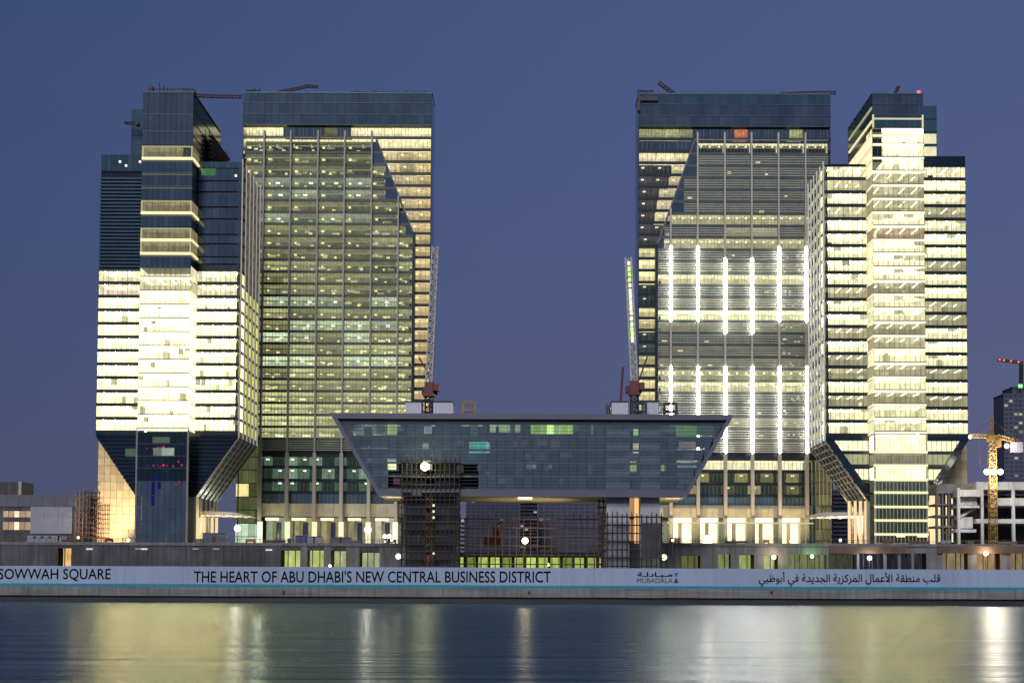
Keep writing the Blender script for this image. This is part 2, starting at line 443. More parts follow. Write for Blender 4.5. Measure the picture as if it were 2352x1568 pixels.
def edge_rail(label, px0, px1, zt, n):
    y = PY_ + .4
    t_ = thing('edge_rail', label, 'railing', (X((px0 + px1) / 2, 1245, y), y, zt))
    xa, xb = X(px0, 1245, y), X(px1, 1245, y)
    for i in range(n):
        xx = lerp(xa, xb, i / (n - 1)) + random.uniform(-.4, .4)
        MB().bar((xx, y, zt), (xx + random.uniform(-.12, .12), y, zt + random.uniform(.9, 1.5)), .09).build('post', 'steel_brown', t_)
    for f in (.5, 1.0):
        for i in range(n // 4):
            if random.random() < .8: MB().bar((lerp(xa, xb, i / (n // 4)), y, zt + f + random.uniform(-.08, .05)), (lerp(xa, xb, (i + 1) / (n // 4)), y, zt + f + random.uniform(-.08, .05)), .07).build('rail', 'steel_brown', t_)
pl = podium('podium', 'dark concrete podium wall behind the hoarding beneath the partly lit left towers', -130, 928,
       [(133, 163, 1258, (1.0, .62, .22)), (645, 689, 1263, GREEN), (706, 743, 1263, GREEN), (760, 794, 1264, (.5, .55, .25)), (826, 871, 1268, (.42, .48, .25))],
       1245, 'concrete_dark', 42)
for px in (206, 318, 332, 450, 497, 618):
    c = P(px, 1260 if px < 600 else 1262, PY_)
    box('wall_light', 'lamp', c.x - .9, c.x + .9, PY_ - .35, PY_ - .12, c.z - .25, c.z + .2, pl, (.75, .75, .68) if px in (206, 618, 332) else (.25, .25, .24))
pr = podium('podium', 'open concrete podium with columns and lit bays beneath the fully lit right tower', 1518, 2560,
       [(1566, 1608, 1275, (.14, .15, .05)), (1650, 1678, 1272, (.25, .34, .10)), (1698, 1732, 1273, (.38, .46, .13)), (1755, 1787, 1275, (.55, .58, .25)),
        (1810, 1899, 1273, (.20, .22, .10)), (1903, 1968, 1272, (.06, .06, .04)), (1974, 2030, 1270, (.03, .03, .05)), (2037, 2063, 1270, (.02, .02, .03)), (2069, 2094, 1270, (.02, .02, .03)),
        (2100, 2128, 1270, (.03, .03, .04)), (2166, 2223, 1268, (.30, .22, .12)), (2244, 2300, 1268, (.42, .28, .13)), (2322, 2420, 1268, (.30, .20, .10))],
       1248, 'concrete', 46)
for (a, b_) in ((1903, 2080), (2152, 2420)):
    MB().box(X(a, 1260, PY_), X(b_, 1260, PY_), PY_ - .7, PY_ - .3, Z(1270, PY_, a), Z(1253, PY_, a)).build('edge_net', 'steel_brown', pr)

edge_rail('broken guard rail along the podium edge under the left towers', -20, 920, PZ, 60)
edge_rail('broken guard rail along the podium edge under the right towers', 1525, 2380, Z(1248, PY_, 2039), 60)

# ------------------------------------------------------------------ the two front towers
def front_tower(name, label, s, wing_out, wing_in, shaft, ytop, n_lit, y_lit0, lit_cols, upper, seed, roll_y):
    """s=+1: finned side looks right.  wing_out/wing_in/shaft: picture x of outer wing edge, inner (finned) wing edge, shaft edges, all at y=600"""
    random.seed(seed)
    Yf, Yw, Yr = 450.0, 458.0, 490.0 if s > 0 else 485.0
    so, si = shaft
    xo, xi = X(wing_out, 600, Yw), X(wing_in, 600, Yw)
    xso, xsi = X(so, 600, Yf), X(si, 600, Yf)
    root = thing(name, label, 'tower', ((xso + xsi) / 2, Yf, PZ))
    mid = (so + si) / 2
    zl0 = Z(y_lit0, Yw, mid)                 # sill of the lowest full lit floor
    FH, WH = 4.27, 3.25
    lo = lambda a, b_: (min(a, b_), max(a, b_))
    zshaft = Z(ytop['shaft'], Yf, mid)
    zout, zin, zback = Z(ytop['out'], Yw, wing_out), Z(ytop['in'], Yw, wing_in), Z(ytop['back'], Yw + 34, wing_out)
    # solid cores behind the glass
    a, b_ = lo(xo, xso); box('core', 'spandrel', a + .3, b_, Yw + 9.7, Yr, zl0 - 1.2, zout - .3, root)
    a, b_ = lo(xi, xsi); box('core', 'spandrel', a + .3, b_ - .3, Yw + 9.7, Yr, zl0 - 1.2, zin - .3, root)
    a, b_ = lo(xso, xsi); box('core', 'spandrel', a + .4, b_ - .4, Yf + 9.7, Yr + 2, PZ, zshaft - .4, root)
    xb0 = X(ytop['bx'], 310, Yr - 4)
    a, b_ = lo(xb0, xso)
    bk = box('back_core', 'glass_teal', a, b_, Yr - 6, Yr + 6, zl0, zback, root)
    for i in range(6):
        box('storey_line', 'spandrel', a - .05, b_ + .05, Yr - 6.06, Yr + 6.06, zback - 4.3 * (i + 1) - .4, zback - 4.3 * (i + 1), bk)
    if upper == 'lit':
        for i in range(1, 3):
            room('office_floor', a + .3, b_ - .2, Yr - 6.1, .05, zback - 4.3 * (i + 2) + .1, zback - 4.3 * (i + 2) + 3.4, (.9, .85, .55), root, 'room_flat')
    # floors
    def section(u, v, y, z0, k, col, panes, strips, spandrel_mat, lampcol, side=None, h=WH, brush=True):
        r_ = room('office_floor', u + .05, v - .05, y + .25, 9.0, z0, z0 + h, col, root)
        n = panes
        if n:
            for i in range(n):
                p0, p1 = lerp(u, v, i / n), lerp(u, v, (i + 1) / n)
                box('window_pane', 'pane', p0 + .09, p1 - .09, y + .10, y + .16, z0, z0 + h, root)
                q_ = random.random()
                if upper == 'dark': q_ = q_ * 2.2 if q_ < .14 else q_ + .21
                if q_ < .16: box('blind', 'room_flat', p0 + .1, p1 - .1, y + .30, y + .34, z0 + h * random.uniform(.35, .8), z0 + h, r_, jit((.80, .74, .46), .25))
                elif q_ < .30: box('partition', 'room_flat', lerp(p0, p1, random.uniform(.1, .4)), lerp(p0, p1, random.uniform(.5, .9)), y + random.uniform(1.2, 5), y + 5.3, z0, z0 + h * random.uniform(.3, .95), r_, jit((.95, .88, .52), .3))
                elif q_ < .32: box('cabinet', 'spandrel', lerp(p0, p1, .2), lerp(p0, p1, random.uniform(.5, .9)), y + .6, y + 1.2, z0, z0 + h * random.uniform(.15, .4), r_)
        for i in range(strips):
            xx = lerp(u, v, (i + .5) / strips)
            box('ceiling_light_or_wash', 'lamp', xx - .14, xx + .14, y + .9, y + 7.5, z0 + h - .16, z0 + h - .06, r_, lampcol)
        return r_
    mu = MB()
    def mullions(u, v, y, z0, z1, step):
        n = max(1, round((v - u) / step))
        for i in range(n + 1):
            xx = lerp(u, v, i / n); mu.box(xx - .07, xx + .07, y - .08, y + .1, z0, z1)
    for k in range(n_lit):
        z0 = zl0 + k * FH
        for sec in ('out', 'in', 'shaft'):
            if sec == 'out': u, v = lo(xo, xso); y = Yw; zt = zout
            elif sec == 'in': u, v = lo(xi, xsi); y = Yw; zt = zin
            else: u, v = lo(xso, xsi); y = Yf; zt = zshaft
            if z0 + WH > zt - .6: continue
            col, lampc = lit_cols(sec, k)
            section(u, v, y, z0, k, col, {'out': 7, 'in': 8, 'shaft': 9}[sec] if upper == 'dark' else 5, 4, None, lampc)
            if sec == 'shaft':
                # luminous slab edge with cove light
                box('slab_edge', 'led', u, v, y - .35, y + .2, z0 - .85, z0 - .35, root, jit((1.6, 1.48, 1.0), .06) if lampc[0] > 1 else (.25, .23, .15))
                box('slab_trim', 'mullion', u, v, y - .2, y + .25, z0 - .36, z0, root)
                # side return of the shaft
                xs = xsi
                sd_ = room('side_window', xs - .5 if s > 0 else xs, xs if s > 0 else xs + .5, Yf, .1, z0, z0 + WH, col, root)
                bpy.data.objects.remove(sd_)
                m_ = MB(); xx = xs + .02 * s
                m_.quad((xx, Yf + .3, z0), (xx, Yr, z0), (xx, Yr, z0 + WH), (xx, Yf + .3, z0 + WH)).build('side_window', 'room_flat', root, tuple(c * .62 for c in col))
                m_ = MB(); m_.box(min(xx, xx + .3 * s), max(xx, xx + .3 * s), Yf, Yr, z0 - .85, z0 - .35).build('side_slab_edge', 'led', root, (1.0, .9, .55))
            else:
                box('spandrel_band', 'spandrel', u, v, y - .12, y + .5, z0 - (FH - WH), z0, root)
    # upper, unlit storeys
    ztl = zl0 + n_lit * FH
    if upper == 'dark':
        u, v = lo(xo, xso)
        zlouv = Z(394, Yw, wing_out)
        n = int((zlouv - ztl) / 1.12)
        box('dark_glazing', 'glass_dark', u, v, Yw + .6, Yw + 9, ztl - 1, zlouv, root)
        for i in range(n):
            z_ = ztl - .9 + i * 1.12
            box('louver', 'louver_blue', u - .25, v, Yw - .1, Yw + .45, z_, z_ + .55, root)
        npan = 9
        for i in range(npan):
            box('glass_panel', 'glass_teal', lerp(u, v, i / npan) + .05, lerp(u, v, (i + 1) / npan) - .05, Yw, Yw + .2, zlouv + .2, zout, root)
        box('top_backing', 'spandrel', u + .1, v, Yw + .25, Yr, zlouv, zout - .4, root)
        for i, (px, py) in enumerate(((276, 372), (290, 381), (322, 372))):
            c = P(px, py, Yw); box('work_light', 'lamp', c.x - .3, c.x + .3, Yw - .4, Yw - .1, c.z - .3, c.z + .3, root, (1.6, 1.5, 1.2))
        # inner wing: glass bands with dark shadow gaps
        u, v = lo(xi, xsi)
        box('dark_glazing', 'spandrel', u, v, Yw + .5, Yw + 9, ztl - 1, zin - .3, root)
        z_ = ztl - .6
        tops = [603, 590, 572, 541, 508, 446, 418, 379]
        prev = 612
        for j, yy in enumerate([592, 565, 541, 508, 478, 446, 418, 388]):
            za, zb = Z(prev, Yw, wing_in), Z(yy, Yw, wing_in)
            for i in range(6):
                box('glass_panel', 'glass_blue', lerp(u, v, i / 6) + .05, lerp(u, v, (i + 1) / 6) - .05, Yw, Yw + .2, za + (.5 if j % 2 else .9), zb, root)
            prev = yy
        for i in range(8):
            box('glass_panel', 'glass_teal', lerp(u, v, i / 8) + .05, lerp(u, v, (i + 1) / 8) - .05, Yw, Yw + .2, Z(386, Yw, wing_in), zin, root)
        c = P(477, 396, Yw); room('office_floor', c.x - 2, c.x + 2.5, Yw - .02, .02, c.z - 1.0, c.z + 1.2, (.10, .34, .05), root, 'room_flat')
        c = P(542, 404, Yw); box('work_light', 'lamp', c.x - .3, c.x + .3, Yw - .4, Yw - .1, c.z - .3, c.z + .3, root, (1.6, 1.5, 1.2))
        # shaft storeys: y of slab lines, lit trims
        rows = [(600 + 15, 584, 'd'), (584, 553, 't'), (553, 522, 't'), (522, 491, 'd'), (491, 459, 't'), (459, 428, 'd'), (428, 397, 'd'), (397, 366, 'd'), (366, 334, 't'), (334, 302, 'g'), (302, 263, 'g'), (263, 213, 'g')]
    else:
        for (u, v, zt) in ((*lo(xo, xso), zout), (*lo(xi, xsi), zin)):
            kk = n_lit
            while zl0 + (kk - 1) * FH + WH > zt - .6: kk -= 1
            zb = zl0 + kk * FH - (FH - WH)
            n = 6
            for i in range(n):
                box('glass_panel', 'glass_dark', lerp(u, v, i / n) + .04, lerp(u, v, (i + 1) / n) - .04, Yw - .1, Yw + .3, zb, zt, root)
            box('top_backing', 'spandrel', u + .1, v - .1, Yw + .35, Yr, zb, zt - .3, root)
        rows = [(310, 264, 'm'), (264, 240, 'g'), (240, 217, 'g')]
    u, v = lo(xso, xsi)
    for (y0, y1, kd) in rows:
        z0, z1 = Z(y0, Yf, mid), Z(y1, Yf, mid)
        n = 9
        if kd == 't':
            room('office_floor', u + .05, v - .05, Yf + .25, 6, z0 + .6, z1 - .15, (.30, .265, .15), root)
            for i in range(n):
                box('window_pane', 'pane', lerp(u, v, i / n) + .07, lerp(u, v, (i + 1) / n) - .07, Yf + .1, Yf + .16, z0 + .6, z1 - .2, root)
            mullions(u, v, Yf + .05, z0 + .6, z1 - .2, 1.75)
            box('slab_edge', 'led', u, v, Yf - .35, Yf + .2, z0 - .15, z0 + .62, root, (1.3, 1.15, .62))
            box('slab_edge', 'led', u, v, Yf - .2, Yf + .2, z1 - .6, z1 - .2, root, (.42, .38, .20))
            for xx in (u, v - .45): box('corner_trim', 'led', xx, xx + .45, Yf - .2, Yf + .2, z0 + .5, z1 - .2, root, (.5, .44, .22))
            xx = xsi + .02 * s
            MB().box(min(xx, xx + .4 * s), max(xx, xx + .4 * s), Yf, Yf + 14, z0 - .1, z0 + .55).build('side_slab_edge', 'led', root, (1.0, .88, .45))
            MB().quad((xx, Yf + .3, z0 + .6), (xx, Yf + 9, z0 + .6), (xx, Yf + 9, z1 - .2), (xx, Yf + .3, z1 - .2)).build('side_window', 'room_flat', root, (.22, .19, .10))
        else:
            mt = 'glass_blue' if kd != 'm' else 'glass_teal'
            if kd == 'm':
                zmid = lerp(z0, z1, .36)
                room('office_floor', u, v, Yf + .25, 8, z0, zmid - .2, WARM, root)
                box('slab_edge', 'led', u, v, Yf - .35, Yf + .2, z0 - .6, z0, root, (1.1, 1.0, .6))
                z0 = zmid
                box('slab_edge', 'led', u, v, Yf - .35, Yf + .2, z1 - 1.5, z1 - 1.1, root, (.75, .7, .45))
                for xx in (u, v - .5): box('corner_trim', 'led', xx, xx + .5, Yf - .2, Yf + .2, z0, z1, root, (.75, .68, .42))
            for i in range(n):
                box('glass_panel', mt, lerp(u, v, i / n) + .05, lerp(u, v, (i + 1) / n) - .05, Yf, Yf + .2, z0 + .1, z1 - .1, root)
            box('slab_trim', 'frame_blue', u, v, Yf - .15, Yf + .2, z1 - .1, z1 + .1, root)
            if kd == 'd':
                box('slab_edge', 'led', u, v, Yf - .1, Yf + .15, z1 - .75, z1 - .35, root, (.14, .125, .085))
            box('dark_glazing', 'spandrel', u + .1, v - .1, Yf + .25, Yf + 9.3, z0, z1, root)
    # side of the shaft above the wings
    za = Z(ytop['sidecut'], Yf, mid)
    xx = xsi
    sg = MB()
    zz = za; n = 0
    while zz < zshaft - 1:
        h_ = min(4.25, zshaft - zz)
        box('side_glass', 'glass_dark', min(xx, xx - .3 * s), max(xx, xx - .3 * s), Yf + .25, Yr, zz + .12, zz + h_ - .12, root)
        if upper == 'lit' and n < 5:
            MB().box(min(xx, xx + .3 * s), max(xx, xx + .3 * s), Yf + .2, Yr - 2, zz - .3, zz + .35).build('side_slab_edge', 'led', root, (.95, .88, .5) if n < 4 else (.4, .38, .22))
        else:
            MB().box(min(xx, xx + .12 * s), max(xx, xx + .12 * s), Yf + .2, Yr, zz - .1, zz + .1).build('side_slab_edge', 'frame_blue', root)
        zz += h_; n += 1
    box('side_backing', 'spandrel', *lo(xx - .35 * s, xx - 3 * s), Yf + .3, Yr, za, zshaft - .5, root)
    # lit corner edges of the wings
    if mu.v: stuff(mu.build('mullion', 'mullion', root))
    mu2 = MB()
    for k in range(n_lit):
        z0 = zl0 + k * FH
        for (u, v, y, zt) in ((*lo(xo, xso), Yw, zout), (*lo(xi, xsi), Yw, zin), (*lo(xso, xsi), Yf, zshaft)):
            if z0 + WH > zt - .6: continue
            n = max(1, round((v - u) / 1.55))
            for i in range(n + 1):
                x_ = lerp(u, v, i / n); mu2.box(x_ - .055, x_ + .055, y - .02, y + .09, z0, z0 + WH)
    stuff(mu2.build('mullion', 'mullion', root))
    # ---- finned side of the inner wing, folding in along the taper
    zt = zin + 1.0
    zk = Z(1003 + roll_y, Yw, wing_in)             # fold
    xstem = X(ytop['stem'], 1140, Yw)
    zs = Z(1140 + roll_y, Yw, wing_in)
    nf = 6
    ys = [lerp(Yw + .4, Yr - 1.0, (i / (nf - 1)) ** .95) for i in range(nf)]
    for i, y in enumerate(ys):
        w, pr_ = .6, .42
        m_ = MB()
        pts = [(xi, zt), (xi, zk), (xstem, zs), (xstem, PZ)]
        for (xa, z_a), (xb, z_b) in zip(pts[:-1], pts[1:]):
            if xa == xb: m_.box(min(xa, xa + pr_ * s), max(xa, xa + pr_ * s), y, y + w, z_b, z_a)
            else: m_.prism([(xa, z_a), (xb, z_b), (xb + pr_ * s, z_b), (xa + pr_ * s, z_a)], y, y + w)
        fo = m_.build('fin', 'fin', root)
        box('edge_glow', 'led', *lo(xi + .04 * s, xi + (pr_ - .04) * s), y - .05, y - .01, zk, zt - .2, fo, (.36, .33, .29) if upper == 'dark' else (.46, .45, .40))  # dim glow put on the fin's front face so it reads lit
    # transoms along the folded face
    for j in range(11):
        f = (j + .5) / 11
        xx, z_ = lerp(xi, xstem, f), lerp(zk, zs, f)
        MB().bar((xx + .1 * s, ys[0], z_), (xx + .1 * s, ys[-1] + .5, z_), .22 if upper == 'dark' else .42).build('transom', 'fin_dark' if upper == 'dark' else 'fin', root)
    # windows between the fins
    k = 0
    zz = zl0
    WS = WH if upper == 'dark' else 1.75
    while zz + WH < zin:
        for i in range(nf - 1):
            lit = (k < n_lit - (0 if upper == 'lit' else 1))
            colr = (.70, .68, .17) if upper == 'dark' else (.62, .62, .36)
            xx = xi - .05 * s
            MB().quad((xx, ys[i] + .65, zz), (xx, ys[i + 1] - .05, zz), (xx, ys[i + 1] - .05, zz + WS), (xx, ys[i] + .65, zz + WS)).build('side_window', 'room_flat' if lit else 'glass_dark', root, jit(colr, .25))
        xx = xi
        MB().box(min(xx, xx - .4 * s), max(xx, xx - .4 * s), Yw + .2, Yr - .2, zz - 1.05, zz - .02).build('side_spandrel', 'spandrel', root)
        zz += FH; k += 1
    MB().box(*lo(xi - .3 * s, xi - 1 * s), Yw + .1, Yr, zk, zin).build('side_backing', 'spandrel', root)
    # ---- taper
    xts_o = X(ytop['stem_o'], 1125, Yw)
    zt0, zt1 = zl0 - 1.05, Z(1122 + roll_y, Yw, mid)
    zk_o = Z(1003 + roll_y, Yw, wing_out)
    poly = [(xo, zt0), (xi, zt0), (xi, zk), (xstem, zs), (xts_o, zs), (xo, zk_o)]
    if s < 0: poly = poly[::-1]
    MB().prism(poly, Yw + 1.0, Yr).build('taper_body', 'spandrel', root)
    def edges(z):
        f = max(0, min(1, (zk - z) / (zk - zs)))
        return lerp(xi, xstem, f), lerp(xo, xts_o, f)
    if upper == 'dark':
        nrow = 16
        for i in range(nrow):
            z1_ = lerp(zt0, zs, i / nrow); z0_ = lerp(zt0, zs, (i + 1) / nrow) + .25
            (ai, ao), (bi, bo) = edges(z0_), edges(z1_)
            MB().prism([(ao, z0_), (ai, z0_), (bi, z1_), (bo, z1_)], Yw, Yw + .8).build('taper_panel', 'glass_dark', root)
    else:
        for j, (ya, yb, c) in enumerate(((1035, 1012, (1.35, 1.25, .76)), (1066, 1043, (.42, .44, .24)), (1101, 1077, (1.35, 1.25, .76)))):
            z0_, z1_ = Z(ya, Yw, mid), Z(yb, Yw, mid)
            (ai, ao), (bi, bo) = edges(z0_), edges(z1_)
            g_ = 2.6 * s
            for (p0, p1, q0, q1) in ((ao + g_, xso, bo + g_, xso), (xsi, ai - g_, xsi, bi - g_)):
                MB().quad((p0, Yw + .2, z0_), (p1, Yw + .2, z0_), (q1, Yw + .2, z1_), (q0, Yw + .2, z1_)).build('office_floor', 'room_flat', root, c)
            zb = z1_ + .02
            m_ = MB(); nn = int(abs(ai - ao) / 1.5)
            for i in range(1, nn):
                x_ = lerp(ao, ai, i / nn)
                if not (min(xso, xsi) < x_ < max(xso, xsi)): m_.box(x_ - .07, x_ + .07, Yw + .05, Yw + .18, z0_, z1_)
            stuff(m_.build('mullion', 'mullion', root))
            MB().prism([(ao, z0_ - 1.1), (ai, z0_ - 1.1), (ai, z0_ - .02), (ao, z0_ - .02)], Yw - .05, Yw + .3).build('spandrel_band', 'spandrel', root)
        # frame along the slanted edges
        for (xa, xb) in ((xo, xts_o), (xi, xstem)):
            sg_ = 1 if xa < mid * 0 + (xso + xsi) / 2 else -1
            MB().prism([(xa, zk), (xb, zs), (xb + 2.4 * sg_, zs), (xa + 2.4 * sg_, zk)], Yw - .1, Yw + .9).build('taper_frame', 'glass_dark', root)
        MB().box(*lo(xo, xi), Yw - .1, Yw + .9, zk - .2, zl0 - .6).build('taper_frame', 'glass_dark', root)
    # lower stem of the shaft
    u, v = lo(xso, xsi)
    ztop = zl0 - 1.0
    if upper == 'dark':
        ys_ = [992, 1019, 1047, 1075, 1105, 1137, 1165, 1195, 1225, 1250]
        for a_, b2 in zip(ys_[:-1], ys_[1:]):
            z1_, z0_ = Z(a_, Yf, mid), Z(b2, Yf, mid)
            for i in range(9):
                box('glass_panel', 'glass_blue' if a_ > 1100 else 'glass_dark', lerp(u, v, i / 9) + .05, lerp(u, v, (i + 1) / 9) - .05, Yf, Yf + .2, z0_ + .12, z1_ - .02, root)
            box('slab_trim', 'frame_blue', u, v, Yf - .12, Yf + .2, z0_ - .05, z0_ + .1, root)
        for (pa, pb, ya, yb, c) in ((350, 390, 1017, 1003, (.09, .12, .09)), (352, 372, 1046, 1028, (.14, .2, .15)), (372, 400, 1046, 1028, (.3, .38, .3))):
            box('office_floor', 'room_flat', X(pa, ya, Yf), X(pb, ya, Yf), Yf - .06, Yf - .02, Z(ya, Yf, mid), Z(yb, Yf, mid), root, c)
        box('office_floor', 'room_flat', X(288, 1040, Yw), X(312, 1040, Yw), Yw - .06, Yw - .02, Z(1048, Yw, mid), Z(1030, Yw, mid), root, (.08, .11, .09))
        random.seed(3)
        for (px, py) in [(338, 1030), (352, 1031), (364, 1027), (370, 1028), (376, 1026), (382, 1029), (340, 1069), (353, 1069), (362, 1068), (368, 1071), (376, 1068), (384, 1069), (398, 1070), (410, 1060), (418, 1068), (412, 1106), (405, 1112)]:
            c = P(px, py, Yf); d_ = random.uniform(.10, .27)
            box('red_light', 'lamp', c.x - d_, c.x + d_, Yf - .3, Yf - .1, c.z - d_, c.z + d_, root, (1.0, .05, .12) if px in (410, 412, 376, 418) else (.45, .03, .10))
        for (px, ya, yb) in ((352, 1095, 1160), (366, 1090, 1122)):
            c = P(px, ya, Yf); box('blue_banner_light', 'led', c.x - .5, c.x + .5, Yf - .1, Yf - .03, Z(yb, Yf, px), c.z, root, (.006, .012, .09))
    else:
        ys_ = [997, 1040, 1071, 1104, 1133, 1166, 1197, 1229, 1252]
        for j, (a_, b2) in enumerate(zip(ys_[:-1], ys_[1:])):
            z1_, z0_ = Z(a_, Yf, mid), Z(b2, Yf, mid)
            c = [WARM, (.34, .30, .18), WARM, (.09, .11, .07), (.06, .085, .05), (.055, .075, .04), (.05, .07, .035), (.035, .045, .03)][j]
            room('office_floor', u + .05, v - .05, Yf + .25, 7, z0_ + .75, z1_ - .1, c, root)
            for i in range(5):
                box('window_pane', 'pane', lerp(u, v, i / 5) + .08, lerp(u, v, (i + 1) / 5) - .08, Yf + .1, Yf + .16, z0_ + .75, z1_ - .1, root)
            n = 14
            m_ = MB()
            for i in range(n + 1): m_.box(lerp(u, v, i / n) - .07, lerp(u, v, i / n) + .07, Yf - .02, Yf + .09, z0_ + .7, z1_)
            stuff(m_.build('mullion', 'fin', root))
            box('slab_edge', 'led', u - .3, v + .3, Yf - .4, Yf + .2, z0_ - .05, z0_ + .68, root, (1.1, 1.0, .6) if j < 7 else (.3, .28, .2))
        for i, (a_, b2) in enumerate(((2058, 2078), (2106, 2130))):
            box('lobby_light', 'lamp', X(a_, 1229, Yf), X(b2, 1229, Yf), Yf - .5, Yf - .41, Z(1233, Yf, mid), Z(1226, Yf, mid), root, (1.3, 1.2, .7))
    # vertical white-ish corner posts of the shaft
    for xx in (xso, xsi):
        box('corner_post', 'fin_dark' if upper == 'dark' else 'fin', xx - .25, xx + .25, Yf - .25, Yf + .3, PZ, zl0, root)
    # ---- stone wall of the rear core, seen beside the taper
    sw_x0, sw_x1 = lo(X(ytop['stone0'], 1130, Yr - 16), X(ytop['stem_o'], 1130, Yr - 16) + (2 if s > 0 else -2))
    yb_ = Yr - 16
    swl = box('stone_wall', 'concrete_dark', sw_x0 + .1, sw_x1 - .1, yb_ + .35, Yr - .5, PZ, Z(1012 + roll_y, yb_, mid), root)
    nx, nz = 7, 13
    zhi = Z(1014 + roll_y, yb_, mid)
    for i in range(nx):
        for j in range(nz):
            box('stone_panel', 'stone', lerp(sw_x0, sw_x1, i / nx) + .05, lerp(sw_x0, sw_x1, (i + 1) / nx) - .05, yb_ + random.uniform(-.02, .02), yb_ + .3, lerp(PZ, zhi, j / nz) + .05, lerp(PZ, zhi, (j + 1) / nz) - .05, swl)
    # stem side wall behind the folded fins
    MB().box(*lo(xstem - .1 * s, xstem - 4 * s), Yw + .6, Yr, PZ, zs).build('stem_wall', 'beige', root)
    # parapets
    u, v = lo(xso, xsi)
    box('parapet', 'frame_blue', u - .1, v + .1, Yf - .15, Yr, zshaft - .05, zshaft + .35, root)
    return root, dict(xso=xso, xsi=xsi, xo=xo, xi=xi, Yf=Yf, Yw=Yw, Yr=Yr, zshaft=zshaft, zout=zout, zin=zin, xstem=xstem, zl0=zl0, mid=mid)

def cols_left(sec, k):
    b0 = {0: 1.0}.get(k, 1.0)
    c = jit(WARM, .06)
    if k == 11: c = jit((1.5, 1.38, .85), .05)
    if k == 10 and sec == 'out': c = (1.35, 1.1, .75)
    if k == 10 and sec == 'shaft': c = (1.05, .95, .55)
    if k == 10 and sec == 'in': c = (1.4, 1.28, .8)
    if sec == 'shaft' and k < 9: c = tuple(v * 1.12 for v in c)
    return c, (135, 108, 38)
def cols_right(sec, k):
    random.seed(hash((sec == 'shaft', sec == 'in', k)) % 1000 + 5)
    dim = {'shaft': (18, 17, 14, 10, 7, 6, 4, 2, 16), 'out': (16, 9, 8, 4, 2, 12), 'in': (16, 10, 7, 5, 4, 2, 18)}[sec]
    if k in dim:
        c = random.choice([(.50, .46, .28), (.68, .61, .36), (.58, .53, .30)])
        if sec == 'shaft' and k == 14: c = (.62, .44, .27)
        return jit(c, .12), (7, 6.6, 4.4)
    return jit((1.75, 1.62, .98), .20), (105, 85, 30)

fl, FL = front_tower('office_tower', 'front tower with dark upper storeys and bright lit lower floors, dark tapering base', 1,
            227.7, 552, (322, 438.5), dict(shaft=213, out=355, back=268, stem=447, stem_o=312, bx=305, sidecut=372, stone0=224, **{'in': 372}), 12, 988, cols_left, 'dark', 11, 0)
fr, FR = front_tower('office_tower', 'front tower brightly lit on almost every floor down through its tapering base', -1,
            2219.5, 1894.5, (2124, 2006), dict(shaft=217, out=359, back=272, stem=1994, stem_o=2137, bx=2148, sidecut=372, stone0=2222, **{'in': 377}), 22, 995, cols_right, 'lit', 12, 7)

